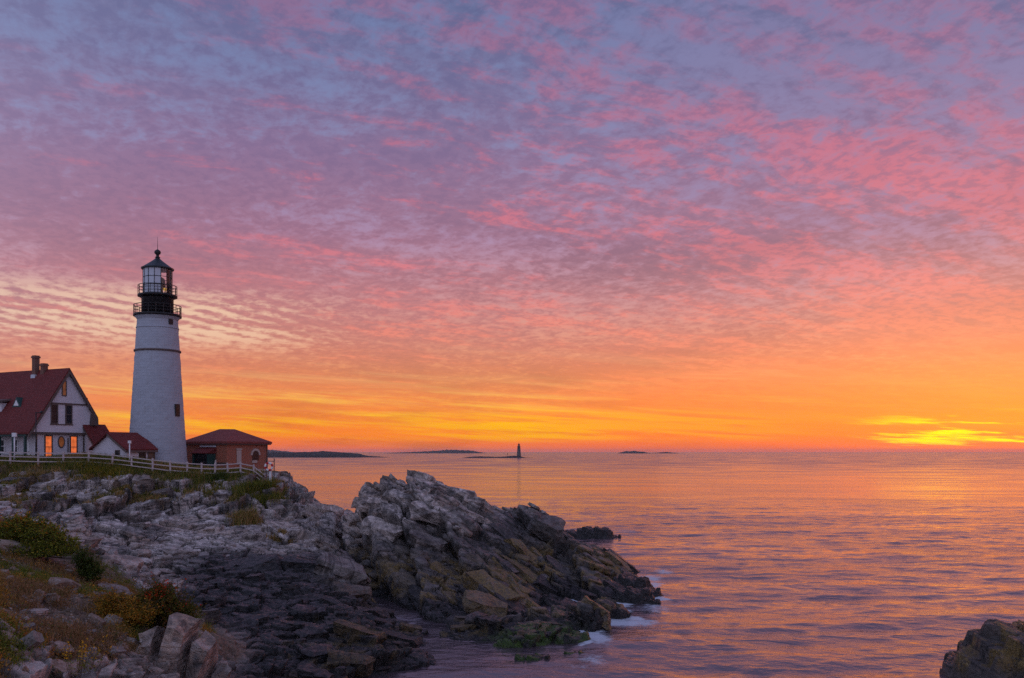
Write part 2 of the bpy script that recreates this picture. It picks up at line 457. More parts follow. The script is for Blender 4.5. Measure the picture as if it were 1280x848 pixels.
# ------------------------------------------------------------------ rocky headland
# points of the bare landform: photo pixel and distance (visible points) ...
_UVY = [
    # top of the headland, along the fence and under the houses
    (-260, 572, 84), (-120, 576, 84), (0, 581, 86), (60, 580, 87), (110, 578, 88), (165, 582, 88), (234, 591, 88), (290, 598, 87.5), (335, 604, 87),
    (0, 572, 96), (110, 573, 96), (197, 586, 93), (284, 591, 94), (334, 592, 98), (350, 591, 97), (362, 612, 94),
    # cliff below the fence
    (0, 597, 84), (50, 597, 84.5), (0, 628, 78), (60, 632, 77), (100, 612, 83), (120, 652, 73), (170, 640, 78), (150, 605, 85), (200, 612, 84),
    (200, 650, 77), (260, 640, 80), (300, 622, 85), (250, 606, 86), (320, 640, 81), (370, 632, 88), (384, 616, 92), (392, 634, 92),
    # pale slabs
    (150, 690, 63), (200, 688, 66), (230, 662, 74), (280, 682, 69), (330, 662, 75), (250, 722, 58), (180, 715, 59), (120, 702, 57), (70, 672, 61),
    # saddle to the outer rock
    (400, 652, 80), (395, 641, 87), (414, 636, 91), (425, 652, 79), (432, 642, 83),
    # shelf running down to the cove
    (380, 692, 66), (330, 720, 60), (300, 742, 54), (380, 742, 55), (440, 700, 64), (430, 742, 56), (260, 762, 48), (300, 800, 43),
    (400, 792, 46), (460, 792, 47), (480, 772, 51.5), (505, 806, 45.6), (300, 848, 37), (420, 846, 40.5), (275, 806, 39.5), (340, 820, 41),
    # gully between the shelf and the outer rock
    (468, 728, 63), (500, 764, 57.5), (530, 786, 54.5), (448, 690, 71),
    # outer rock: crest
    (436, 626, 82), (446, 612, 81), (456, 607, 79.5), (480, 608, 78), (515, 607, 76.5), (560, 608, 76), (590, 610, 76), (603, 626, 77), (500, 614, 73.5), (560, 618, 73), (640, 634, 78),
    (660, 640, 79.5), (678, 656, 81), (715, 678, 80), (735, 690, 78), (762, 702, 76), (797, 722, 72), (815, 742, 68.3),
    # outer rock: face
    (470, 655, 74), (500, 700, 66.5), (520, 652, 71.5), (560, 650, 71.5), (600, 665, 71.5), (545, 700, 66), (600, 705, 66), (650, 690, 70), (640, 662, 74),
    (690, 705, 69.5), (720, 722, 66.5), (600, 742, 60.5), (650, 750, 61), (690, 745, 62.8), (560, 752, 58.5), (700, 768, 59.2), (740, 760, 62), (780, 762, 62.4),
    (800, 748, 65.5), (600, 774, 55.6), (660, 780, 54.6), (700, 784, 53.6), (725, 790, 52.6), (620, 796, 51.6), (680, 806, 49.6), (640, 818, 47.9), (560, 784, 54.6),
    # near hillside of rubble and weeds
    (0, 690, 38), (0, 660, 44), (40, 655, 46), (80, 690, 42), (112, 720, 40), (60, 740, 32), (0, 740, 27), (0, 848, 18), (100, 800, 25), (150, 846, 22),
    (130, 762, 32), (220, 772, 33.5), (200, 800, 28.5), (238, 802, 29.5), (225, 846, 24.5), (-100, 700, 32), (-100, 848, 16), (170, 760, 35), (-260, 650, 38), (-260, 600, 55), (-260, 590, 70), (-100, 620, 60), (30, 640, 58),
]
_PTS = [tuple(at(u, v, y)) for u, v, y in _UVY]
# ... and points no photograph shows: the sea bed and the far side of the land
_HID = [(-1.7, 52.0, .8), (0.5, 51.4, .9), (2.5, 51.0, .85), (4.1, 52.6, 1.0), (4.9, 55.0, 1.1), (3.4, 55.8, 1.5), (0, 54.6, 1.5), (-2.4, 55.0, 1.2), (6.6, 59.6, 1.0),
        (-5.5, 42.5, -1.0), (-3.2, 44.5, -0.9), (-1, 44, -1.1), (-1.2, 47.8, -0.7), (-4.5, 48.5, -0.5), (-3.4, 50.8, -0.4), (4, 48, -1.6), (6.6, 53, -1.4), (7.0, 57.2, -1.0),
        (9.5, 58.6, -1.6), (12, 63, -1.8), (14, 68, -2), (12, 76, -1.5), (9, 84, -2), (2, 92, -2.5), (-5, 92, -2), (-12, 94, -1.5), (-17, 102, -2), (-20, 114, -2.0),
        (-40, 120, -2), (-60, 120, 2), (-80, 118, 6), (-45, 110, 8.6), (-60, 105, 10), (-80, 100, 11), (-28, 108, 7.8), (-22, 100, 4.5), (0, 40, -1.8), (-7, 38, -1.2), (-10, 33.5, 0.6),
        (-9.8, 31.5, 2.2), (-9.6, 28.5, 3.0), (-8.5, 25, 2.8), (-7.5, 22, 2.5), (-5, 26, 0.8), (-3, 34, -1.6), (0, 30, -2), (-3, 24, 0), (0, 20, -1.5), (-5, 16, 2.5), (-8, 14, 6.0), (-12, 35, 2.9),
        (10, 45, -2.5), (20, 60, -3), (20, 90, -3), (10, 100, -3), (0, 110, -3), (-15, 122, -3), (-30, 128, -3), (15, 30, -3), (5, 20, -3), (-60, 132, -2.5), (-2.5, 82, 4.0), (-7, 83, 5.5), (2.5, 84, 1.0)]
CP = np.array(_PTS + _HID)


def _tps(cp, lam=0.02):
    n = len(cp)
    d = np.sqrt(((cp[:, None, :2] - cp[None, :, :2]) ** 2).sum(-1)) / 10.0
    K = np.where(d > 0, d * d * np.log(d + 1e-12), 0) + lam * np.eye(n)
    Pm = np.concatenate([np.ones((n, 1)), cp[:, :2] / 10.0], 1)
    A = np.zeros((n + 3, n + 3)); A[:n, :n] = K; A[:n, n:] = Pm; A[n:, :n] = Pm.T
    return np.linalg.solve(A, np.concatenate([cp[:, 2], np.zeros(3)]))


W_TPS = _tps(CP)


def base_height(X, Y):
    sh = X.shape
    x = X.ravel() / 10.0; y = Y.ravel() / 10.0
    out = W_TPS[-3] + W_TPS[-2] * x + W_TPS[-1] * y
    for i in range(len(CP)):
        d2 = (x - CP[i, 0] / 10.0) ** 2 + (y - CP[i, 1] / 10.0) ** 2
        out += W_TPS[i] * 0.5 * d2 * np.log(d2 + 1e-12)
    return np.clip(out, -3.5, 14).reshape(sh)


def stair(t, sharp=0.16):
    i = np.floor(t); f = t - i
    return i + 0.22 * f + 0.78 * sstep(1 - sharp, 1.0, f)


T_U = np.linspace(-300, 900, 1150)
T_LY = np.linspace(math.log(13.0), math.log(132.0), 1250)


def blob(X, Y, x, y, rx, ry, ang=0.0):
    c, s = math.cos(ang), math.sin(ang)
    dx, dy = X - x, Y - y
    a = (dx * c + dy * s) / rx; b = (-dx * s + dy * c) / ry
    return np.exp(-(a * a + b * b))


def build_ground_arrays():
    U, LY = np.meshgrid(T_U, T_LY)
    Y = np.exp(LY); X = (U - 640.0) / F * Y
    # coarse base evaluated on a thinned grid and interpolated (the landform is smooth)
    iu = np.linspace(0, len(T_U) - 1, 190); il = np.linspace(0, len(T_LY) - 1, 210)
    cu = np.interp(iu, np.arange(len(T_U)), T_U); cl = np.interp(il, np.arange(len(T_LY)), T_LY)
    CU, CL = np.meshgrid(cu, cl)
    CB = base_height((CU - 640.0) / F * np.exp(CL), np.exp(CL))
    fu = np.linspace(0, 189, len(T_U)); fl = np.linspace(0, 209, len(T_LY))
    i0 = np.minimum(fu.astype(int), 188); a = fu - i0
    j0 = np.minimum(fl.astype(int), 208); b = (fl - j0)[:, None]
    R = CB[:, i0] * (1 - a) + CB[:, i0 + 1] * a
    H = R[j0] * (1 - b) + R[j0 + 1] * b
    base = H.copy()

    # ---- which ground is what
    wob = 1.6 * fbm(X * 0.25, Y * 0.25, 3, 91)
    hill = sstep(1.0, -1.2, (X + 11.3) + 0.10 * (Y - 28) + wob * 0.5) * sstep(47, 41, Y + wob * 0.7 + 0.25 * (X + 20))   # rubble hillside
    edge_y = 86.2 + 0.05 * (X + 40)
    turf = sstep(-1.2, 1.2, Y - edge_y + 0.1 + wob) * sstep(116, 111, Y) * sstep(-25.5, -28.5, X - wob * .4)
    turf = np.maximum(turf, 0.9 * blob(X, Y, -43, 85.6, 4.0, 1.6) * (0.6 + wob * 0.35))
    turf = np.clip(turf, 0, 1)
    outer = sstep(-17.5, -12.5, X + 0.30 * (Y - 70)) * sstep(52, 57, Y + 0.35 * X)      # outer rock
    rock = np.clip(1 - 0.93 * hill - 0.96 * turf, 0, 1)
    shelf = (1 - outer) * sstep(72, 64, Y) * rock
    cliff = (1 - outer) * sstep(64, 72, Y) * rock

    # ---- warped coordinates
    qx = X + 0.8 * fbm(X * 0.5, Y * 0.5, 3, 3); qy = Y + 0.8 * fbm(X * 0.5, Y * 0.5, 3, 4)
    # large undulation
    H = H + rock * (0.45 * fbm(X * 0.22, Y * 0.22, 3, 21) + 0.10 * fbm(X * 0.9, Y * 0.9, 2, 22))
    # joint blocks, long along the strike
    def joints(ang, lx, ly, seed):
        c, s = math.cos(ang), math.sin(ang)
        return worley((qx * c + qy * s) / lx, (-qx * s + qy * c) / ly, seed)
    f1, f2, r1, ox1, oy1 = joints(math.radians(-32), 5.2, 2.4, 101)
    g1, g2, r2, ox2, oy2 = joints(math.radians(14), 2.6, 1.1, 131)
    k1, k2, r3, ox3, oy3 = joints(math.radians(-18), 1.05, 0.55, 161)
    # bedding heights
    def bed(nx, ny, T, blocks, amp, sharp=0.16, seed=0):
        nz = math.sqrt(max(0.05, 1 - nx * nx - ny * ny))
        s = nx * X + ny * Y + nz * H + (0.25 + 0.45 * cliff) * fbm(X * 0.35, Y * 0.35, 2, 61 + seed) + blocks
        return (stair(s / T, sharp) * T - s + 0.20 * T) * amp / nz
    d_out = bed(0.46, -0.20, 2.0, 1.1 * (r1 - 0.5), 0.95, 0.11, 1)
    d_shelf = bed(0.05, -0.12, 0.80, 0.45 * (r2 - 0.5), 1.0, 0.10, 2)
    plate = cliff * sstep(5.9, 5.0, base + 0.8 * wob * .4)            # the broad pale slabs below the cliff
    upper = cliff - plate
    d_cliff = (bed(-0.22, -0.14, 1.6, 1.3 * (r1 - 0.5), 0.95, 0.12, 3) * upper + bed(0.16, -0.08, 1.0, 0.55 * (r1 - 0.5), 0.95, 0.09, 4) * plate) / np.maximum(cliff, 1e-3)
    H = H + outer * rock * d_out + shelf * d_shelf + cliff * d_cliff
    # each joint block sits a little proud, sunk or tilted
    tilt1 = (r1 - 0.5) * 0.55 + ox1 * (((r1 * 7.13) % 1) - 0.5) * 1.3 + oy1 * (((r1 * 3.77) % 1) - 0.5) * 0.9
    tilt2 = (r2 - 0.5) * 0.30 + ox2 * (((r2 * 7.13) % 1) - 0.5) * 0.6 + oy2 * (((r2 * 3.77) % 1) - 0.5) * 0.5
    H = H + (0.95 * upper + 0.42 * plate + 0.60 * outer * rock) * tilt1 + (shelf * 0.45 + 0.25 * upper + 0.06 * plate + 0.2 * outer * rock) * tilt2
    # second, thinner set of beds
    d2o = bed(0.42, -0.20, 0.46, 0.22 * (r3 - 0.5), 0.85, 0.16, 5)
    d2s = bed(0.03, -0.12, 0.26, 0.12 * (r3 - 0.5), 0.9, 0.16, 6)
    H = H + 0.7 * outer * rock * d2o + (shelf + 0.6 * upper + 0.16 * plate) * d2s
    tilt3 = (r3 - 0.5) * 0.16 + ox3 * (((r3 * 7.13) % 1) - 0.5) * 0.30 + oy3 * (((r3 * 3.77) % 1) - 0.5) * 0.25
    H = H + rock * tilt3 * 0.40
    # open cracks
    c1 = sstep(0.09, 0.0, f2 - f1); c2 = sstep(0.08, 0.0, g2 - g1); c3 = sstep(0.10, 0.0, k2 - k1)
    H = H - rock * (0.75 * c1 * (cliff + outer * .9 + .3 * shelf) + 0.30 * c2 + 0.05 * c3)
    # the gully that parts the outer rock from the shelf
    gl = GULLY
    dmin = np.full(X.shape, 99.0); tpos = np.zeros(X.shape)
    for k in range(len(gl) - 1):
        (ax, ay), (bx, by) = gl[k], gl[k + 1]
        t = np.clip(((X - ax) * (bx - ax) + (Y - ay) * (by - ay)) / ((bx - ax) ** 2 + (by - ay) ** 2), 0, 1)
        dd = np.sqrt((X - ax - t * (bx - ax)) ** 2 + (Y - ay - t * (by - ay)) ** 2)
        tpos = np.where(dd < dmin, (k + t) / (len(gl) - 1), tpos); dmin = np.minimum(dmin, dd)
    H = H - rock * (0.5 + 2.3 * np.sin(np.pi * np.clip(tpos * .8 + .1, 0, 1))) * np.exp(-((dmin + 0.35 * wob * .5) / 1.25) ** 4)
    # rough grain
    H = H + (rock - 0.5 * plate) * (0.10 * fbm(X * 2.3, Y * 2.3, 3, 71) + 0.03 * fbm(X * 9, Y * 9, 2, 72))
    # rubble hillside: lumps, clods and half-buried stones
    s1, s2, sr, sx, sy = worley(X * 1.5 + 0.3 * wob, Y * 1.5, 181)
    H = H + hill * (0.35 * fbm(X * 0.55, Y * 0.55, 3, 31) + 0.14 * fbm(X * 2.1, Y * 2.1, 3, 33) + 0.26 * np.maximum(0, (sr > 0.66) * (0.42 - s1)) )
    w1, w2, wr, wx_, wy_ = worley(X * 4.3, Y * 4.3, 191)
    H = H + hill * 0.09 * np.maximum(0, (wr > 0.55) * (0.45 - w1))
    H = H + turf * (0.12 * fbm(X * 0.5, Y * 0.5, 3, 41) + 0.05 * fbm(X * 3, Y * 3, 2, 42))
    # level ground under the buildings
    for (x, y, z, r) in PADS:
        m = sstep(r + 2.0, r, np.sqrt((X - x) ** 2 + (Y - y) ** 2))
        H = H * (1 - m) + z * m
    # cove floor and sea bed stay below the water
    H = np.where(base < -0.35, np.minimum(H, base * 0.6 - 0.05), H)

    # ---- undercut the ledges: lips lean out over the foot of each step
    def blur(A, r, axis):
        A = np.pad(A, [(r, r) if k == axis else (0, 0) for k in range(2)], mode='edge')
        c = np.cumsum(A, axis=axis)
        c = np.concatenate([np.zeros_like(np.take(c, [0], axis)), c], axis)
        n = A.shape[axis] - 2 * r
        return (np.take(c, np.arange(2 * r, 2 * r + n) + 1, axis) - np.take(c, np.arange(n), axis)) / (2 * r + 1)
    Hb = blur(blur(blur(blur(H, 9, 1), 6, 0), 9, 1), 6, 0)
    gxu = np.gradient(Hb, axis=1) / np.gradient(X, axis=1)
    gyl = np.gradient(Hb, axis=0) / np.gradient(Y, axis=0)
    gyl = gyl - gxu * (X / Y)                                   # true d/dy at fixed x
    gl_ = np.sqrt(gxu ** 2 + gyl ** 2) + 0.08
    lip = np.clip(H - Hb, -0.45, 0.45) * rock * sstep(-0.2, 0.4, H) * 0.85
    DX = -gxu / gl_ * lip; DY = -gyl / gl_ * lip

    # ---- colour masks
    n1 = fbm(X * 0.35, Y * 0.35, 4, 51); n2 = fbm(X * 1.7, Y * 1.7, 4, 52); n3 = fbm(X * 5, Y * 5, 3, 53)
    soil = np.clip(np.maximum(hill * sstep(0.75, 0.35, n2 * 0.9 + n3 * 0.5 + 0.25 * (sr > 0.66) * (s1 < 0.42)), turf), 0, 1)
    # lodged soil and turf in hollows of the upper cliff
    lod = cliff * sstep(5.2, 7.0, H) * sstep(0.02, 0.22, n2 + 0.5 * n1 - 0.15 * (r2 - .5)) * 0.95
    soil = np.maximum(soil, lod)
    hw = H + 0.9 * n1 + 0.5 * n2
    wetline = 2.5 + 0.5 * outer
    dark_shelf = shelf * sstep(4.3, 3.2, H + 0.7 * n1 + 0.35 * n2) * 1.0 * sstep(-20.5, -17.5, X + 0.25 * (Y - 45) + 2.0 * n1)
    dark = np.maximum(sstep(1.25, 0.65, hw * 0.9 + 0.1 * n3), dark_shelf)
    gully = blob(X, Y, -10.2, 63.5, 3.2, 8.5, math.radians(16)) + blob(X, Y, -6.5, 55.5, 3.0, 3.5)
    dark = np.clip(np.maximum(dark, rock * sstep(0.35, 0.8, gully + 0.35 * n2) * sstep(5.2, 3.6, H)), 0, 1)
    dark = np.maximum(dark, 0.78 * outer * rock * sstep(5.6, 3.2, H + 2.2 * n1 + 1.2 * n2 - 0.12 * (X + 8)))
    dark = np.maximum(dark, 0.85 * upper * sstep(0.0, 0.26, n1 + 0.5 * n2))
    ochre = outer * rock * sstep(3.4, 2.5, hw) * sstep(0.7, 1.2, hw) * sstep(-0.18, 0.20, n2 + 0.35 * n1 + 0.06)
    ochre = np.maximum(ochre, shelf * sstep(1.6, 1.0, hw) * sstep(0.3, 0.7, hw) * sstep(0.05, 0.3, n2) * 0.5)
    moss = rock * np.clip(blob(X, Y, 0.9, 50.6, 2.8, 1.9) + blob(X, Y, 3.2, 53.0, 2.0, 1.4) + 0.9 * blob(X, Y, -5.3, 55.0, 1.0, 1.6) + 0.8 * blob(X, Y, 3.6, 56.6, 1.6, 1.0), 0, 1)
    moss = moss * sstep(0.25, 0.6, moss + 0.5 * n2) * sstep(-0.25, 0.1, n3 + .3 * n2) * sstep(1.1, 0.7, H)
    warm = np.clip(sstep(-0.1, 0.3, n1 * 1.2 + 0.4 * n2) * 0.7 + 0.3 * hill, 0, 1)
    crack = np.clip(np.maximum(np.maximum(0.9 * c1, 0.75 * c2), 0.5 * c3) * rock, 0, 1)
    return X, Y, H, DX, DY, np.stack([soil, dark, ochre, moss], -1), np.stack([warm, crack, turf, hill], -1)


GULLY = [(-15.6, 84.0), (-14.0, 76.0), (-11.6, 68.0), (-9.4, 62.5), (-7.2, 58.0), (-5.0, 54.2)]
PADS = [(-52.0, 98.0, 9.95, 8.5), (-39.1, 97.0, 8.95, 3.6), (-33.4, 103.2, 8.7, 5.2), (-41.6, 93.4, 9.6, 1.8)]
GX, GY, GH, GDX, GDY, GM, GM2 = build_ground_arrays()


def ground(x, y):
    """height of the headland at a point (array or number)"""
    x = np.asarray(x, dtype=float); y = np.asarray(y, dtype=float)
    yy = np.clip(y, 13.05, 131.5)
    u = np.clip(x / yy * F + 640.0, T_U[0] + .01, T_U[-1] - .01)
    fu = (u - T_U[0]) / (T_U[1] - T_U[0]); fl = (np.log(yy) - T_LY[0]) / (T_LY[1] - T_LY[0])
    i = np.minimum(fu.astype(int), len(T_U) - 2); j = np.minimum(fl.astype(int), len(T_LY) - 2)
    a = fu - i; b = fl - j
    h = (GH[j, i] * (1 - a) + GH[j, i + 1] * a) * (1 - b) + (GH[j + 1, i] * (1 - a) + GH[j + 1, i + 1] * a) * b
    out = (y > 131.5) | (x / np.maximum(y, 1) * F + 640 > T_U[-1])
    return np.where(out, -3.0, h)


def gmask(ch, x, y, second=False):
    yy = np.clip(np.asarray(y, float), 13.05, 131.5)
    i = np.clip(((np.asarray(x, float) / yy * F + 640.0 - T_U[0]) / (T_U[1] - T_U[0])).astype(int), 0, len(T_U) - 1)
    j = np.clip(((np.log(yy) - T_LY[0]) / (T_LY[1] - T_LY[0])).astype(int), 0, len(T_LY) - 1)
    return (GM2 if second else GM)[j, i, ch]


def rock_nodes(N, P, attr=True):
    """colour, roughness and bump of the shore rock; P is a world or object position"""
    # thin strata lines, dipping like the beds
    dip = N.vmath('ADD', P, N.vmath('MULTIPLY', N.node('ShaderNodeTexNoise', {'Vector': P, 'Scale': 0.6, 'Detail': 3.0}).outputs['Color'], (0.8, 0.8, 0.8)))
    pos = N.node('ShaderNodeNewGeometry').outputs['Position']
    gx, gy, gz = N.sep(pos)
    seaward = N.maprange(N.math('ADD', gx, N.math('MULTIPLY', N.math('SUBTRACT', gy, 70.0), 0.3)), -17.0, -12.0)   # beds steepen across the gully
    sx = N.node('ShaderNodeMix', {'Factor': seaward, 'A': N.vmath('DOT_PRODUCT', dip, (0.08, -0.16, 0.98)), 'B': N.vmath('DOT_PRODUCT', dip, (0.52, -0.22, 0.82))}).outputs[0]
    bedn = N.noise(N.xyz(N.math('MULTIPLY', sx, 2.3), N.math('MULTIPLY', N.vmath('DOT_PRODUCT', dip, (0.9, 0.3, -0.4)), 0.22), 3.0), 1.0, 4, 0.55)
    lam = N.noise(N.xyz(N.math('MULTIPLY', sx, 7.0), N.math('MULTIPLY', N.vmath('DOT_PRODUCT', dip, (0.9, 0.3, -0.2)), 0.5), 0.0), 1.0, 5, 0.65)
    n1 = N.noise(P, 0.8, 6, 0.62)
    bedv = N.maprange(bedn, 0.38, 0.52, 0.42, 1.20)
    n2 = N.noise(N.vmath('ADD', P, (31, 7, 5)), 3.5, 6, 0.65)
    n3 = N.noise(P, 14.0, 5, 0.7)
    grey = N.mix(N.maprange(n1, 0.35, 0.65), (0.34, 0.275, 0.245, 1), (0.58, 0.49, 0.445, 1))
    grey = N.mix(N.math('MULTIPLY', N.maprange(lam, 0.47, 0.34), 0.75), grey, (0.085, 0.072, 0.070, 1))
    grey = N.mix(1.0, grey, N.xyz(bedv, bedv, bedv), 'MULTIPLY')
    grey = N.mix(N.math('MULTIPLY', N.maprange(n3, 0.50, 0.68), 0.5), grey, (0.68, 0.58, 0.53, 1))
    grey = N.mix(N.math('MULTIPLY', N.maprange(n3, 0.44, 0.30), 0.40), grey, (0.09, 0.08, 0.08, 1))
    tan = N.mix(N.maprange(n2, 0.4, 0.62), (0.34, 0.205, 0.135, 1), (0.52, 0.36, 0.275, 1))
    return grey, tan, lam, n1, n2, n3, bedn


def rock_material(name="shore_rock", kind='GEOMETRY'):
    m, N = new_mat(name)
    P = N.node('ShaderNodeNewGeometry').outputs['Position']
    grey, tan, lam, n1, n2, n3, bedn = rock_nodes(N, P)
    a1 = N.node('ShaderNodeAttribute', attribute_name='zone', attribute_type=kind)
    a2 = N.node('ShaderNodeAttribute', attribute_name='zone2', attribute_type=kind)
    s1 = N.node('ShaderNodeSeparateColor', {0: a1.outputs['Color']}).outputs
    s2 = N.node('ShaderNodeSeparateColor', {0: a2.outputs['Color']}).outputs
    soil, dark, ochre, moss = s1[0], s1[1], s1[2], a1.outputs['Alpha']
    warm, crack, turf, hill = s2[0], s2[1], s2[2], a2.outputs['Alpha']
    c = N.mix(N.math('MULTIPLY', warm, N.maprange(n2, 0.38, 0.62, 0.15, 0.95)), grey, tan)
    lich = N.noise(N.vmath('ADD', P, (3, 17, 9)), 0.42, 5, 0.62)
    c = N.mix(N.math('MULTIPLY', N.maprange(lich, 0.53, 0.64), N.maprange(n2, 0.35, 0.6, 0.95, 0.55)), c, N.mix(n2, (0.055, 0.048, 0.047, 1), (0.15, 0.125, 0.115, 1)))
    vr = N.maprange(N.noise(N.vmath('ADD', P, (8, 3, 21)), 1.5, 5, 0.62), 0.36, 0.58, 0.60, 1.25)
    c = N.mix(1.0, c, N.xyz(vr, vr, vr), 'MULTIPLY')
    c = N.mix(N.math('MULTIPLY', crack, 0.9), c, (0.035, 0.030, 0.028, 1))
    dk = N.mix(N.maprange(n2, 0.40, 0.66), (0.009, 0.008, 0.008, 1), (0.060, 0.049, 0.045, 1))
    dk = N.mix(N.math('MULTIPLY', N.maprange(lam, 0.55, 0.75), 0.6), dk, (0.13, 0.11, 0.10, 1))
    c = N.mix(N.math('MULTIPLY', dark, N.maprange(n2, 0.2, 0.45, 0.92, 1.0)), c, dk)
    oc = N.mix(N.maprange(n3, 0.35, 0.65), (0.11, 0.066, 0.018, 1), (0.31, 0.20, 0.055, 1))
    c = N.mix(N.math('MULTIPLY', ochre, N.maprange(n2, 0.36, 0.52, 0.12, 0.95)), c, oc)
    ms = N.mix(N.maprange(n3, 0.35, 0.65), (0.022, 0.042, 0.006, 1), (0.090, 0.150, 0.018, 1))
    c = N.mix(moss, c, ms)
    so = N.mix(N.maprange(n2, 0.36, 0.64), (0.105, 0.066, 0.042, 1), (0.27, 0.175, 0.115, 1))
    so = N.mix(N.math('MULTIPLY', N.maprange(n3, 0.56, 0.66), 0.6), so, (0.25, 0.21, 0.19, 1))
    gr = N.mix(N.maprange(n1, 0.35, 0.65), (0.09, 0.095, 0.03, 1), (0.20, 0.14, 0.06, 1))
    so = N.mix(N.math('MULTIPLY', turf, 0.85), so, gr)
    c = N.mix(N.maprange(soil, 0.25, 0.65), c, so)
    rough = N.math('SUBTRACT', 0.86, N.math('MULTIPLY', dark, N.maprange(n2, 0.38, 0.62, 0.34, 0.70)))
    chop = N.node('ShaderNodeTexVoronoi', {'Vector': N.vmath('MULTIPLY', N.vmath('ADD', P, N.vmath('MULTIPLY', N.xyz(n2, n1, n2), (0.6, 0.6, 0.6))), (1.0, 1.4, 2.6)), 'Scale': 1.5}, feature='F1').outputs['Distance']
    h = N.math('ADD', N.math('ADD', N.math('ADD', N.math('MULTIPLY', lam, 1.2), N.math('MULTIPLY', bedn, 1.4)), N.math('MULTIPLY', n2, 1.0)), N.math('ADD', N.math('MULTIPLY', n3, 0.45), N.math('ADD', N.math('MULTIPLY', chop, 0.35), N.math('MULTIPLY', n1, 0.3))))
    bp = N.node('ShaderNodeBump', {'Strength': 1.0, 'Distance': 0.20, 'Height': h})
    b = N.node('ShaderNodeBsdfPrincipled', {'Base Color': c, 'Roughness': rough, 'Specular IOR Level': 0.5, 'Normal': bp.outputs[0]})
    N.node('ShaderNodeOutputMaterial', {'Surface': b.outputs[0]})
    return m


MAT_ROCK = rock_material()
MAT_SLAB = rock_material("broken_rock", 'OBJECT')


def add_zones(me, z1, z2):
    for nm, arr in (('zone', z1), ('zone2', z2)):
        a = me.attributes.new(nm, 'FLOAT_COLOR', 'POINT')
        a.data.foreach_set('color', np.ascontiguousarray(arr, dtype=np.float32).ravel())


def build_headland():
    nr, nc = GX.shape
    q = grid_quads(nr, nc)
    keep = (GH > -1.4).ravel()
    q = q[keep[q].any(1)]
    used = np.zeros(nr * nc, bool); used[q.ravel()] = True
    idx = np.cumsum(used) - 1
    v = np.stack([GX + GDX, GY + GDY, GH], -1).reshape(-1, 3)[used]
    me = mesh_from_arrays("headland", v, idx[q], smooth=False)
    add_zones(me, GM.reshape(-1, 4)[used], GM2.reshape(-1, 4)[used])
    o = tag(link("headland", me, MAT_ROCK), kind='structure')
    return o


HEADLAND = build_headland()
build_sea(ground)
# ------------------------------------------------------------------ broken rock: slabs of the shore and loose stones
def chipped_block(name, sx, sy, sz, seed, cuts=9, flat=0.0, mat=None, rough=0.0):
    """a box with its corners and edges broken off along random planes"""
    rnd = random.Random(seed)
    bm = bmesh.new()
    bmesh.ops.create_cube(bm, size=1.0)
    for v in bm.verts:
        v.co.x *= sx * rnd.uniform(0.86, 1.1); v.co.y *= sy * rnd.uniform(0.86, 1.1); v.co.z *= sz * rnd.uniform(0.85, 1.12)
    for i in range(cuts):
        th = rnd.uniform(0, 2 * math.pi)
        ph = rnd.uniform(-0.5, 0.75) if rnd.random() > flat else rnd.uniform(0.9, 1.35)
        n = Vector((math.cos(th) * math.cos(ph), math.sin(th) * math.cos(ph), math.sin(ph)))
        ext = abs(n.x) * sx / 2 + abs(n.y) * sy / 2 + abs(n.z) * sz / 2
        d = ext * rnd.uniform(0.62, 0.86)
        g = bm.verts[:] + bm.edges[:] + bm.faces[:]
        bmesh.ops.bisect_plane(bm, geom=g, dist=1e-5, plane_co=n * d, plane_no=n, clear_outer=True)
        be = [e for e in bm.edges if e.is_boundary]
        if be:
            bmesh.ops.holes_fill(bm, edges=be, sides=0)
    bmesh.ops.recalc_face_normals(bm, faces=bm.faces[:])
    bmesh.ops.triangulate(bm, faces=[f for f in bm.faces if len(f.verts) > 4])
    if rough:
        # weathered surface: broken along thin beds, pitted, edges knocked off
        bmesh.ops.triangulate(bm, faces=bm.faces[:])
        for it in range(2):
            mean = sum(e.calc_length() for e in bm.edges) / len(bm.edges)
            bmesh.ops.subdivide_edges(bm, edges=[e for e in bm.edges if e.calc_length() > mean * .9], cuts=1, use_grid_fill=False)
            bmesh.ops.triangulate(bm, faces=bm.faces[:])
        bm.normal_update()
        co = np.array([v.co for v in bm.verts])
        n = fbm(co[:, 0] * 2.2 + seed, co[:, 1] * 2.2 + co[:, 2] * 1.7, 3, seed)
        ledge = np.floor((co[:, 2] / sz + .25 * fbm(co[:, 0] * 1.1, co[:, 1] * 1.1, 2, seed + 5)) * 5.0)
        led = _hash(ledge, ledge * 0 + 3, seed) - .5
        for v, a, b in zip(bm.verts, n, led):
            v.co += v.normal * (a * rough + (b * rough * 1.1 if abs(v.normal.z) < .75 else 0))
    me = bpy.data.meshes.new(name)
    bm.to_mesh(me); bm.free()
    if mat:
        me.materials.append(mat)
    return me


def frame_from(nrm, yaw):
    z = Vector(nrm).normalized()
    x = Vector((math.cos(yaw), math.sin(yaw), 0))
    x = (x - z * x.dot(z)).normalized()
    y = z.cross(x)
    return Matrix((x, y, z)).transposed()


def ground_normal(x, y, r=0.6):
    hx = float(ground(x + r, y) - ground(x - r, y)) / (2 * r)
    hy = float(ground(x, y + r) - ground(x, y - r)) / (2 * r)
    return Vector((-hx, -hy, 1)).normalized()


def set_zone(o, x, y, warm=None):
    z1 = [float(gmask(c, x, y)) for c in range(4)]
    z2 = [float(gmask(c, x, y, True)) for c in range(4)]
    z1[0] = 0.0
    if warm is not None:
        z2[0] = warm
    z2[1] = 0.0; z2[2] = 0.0
    o["zone"] = z1
    o["zone2"] = z2


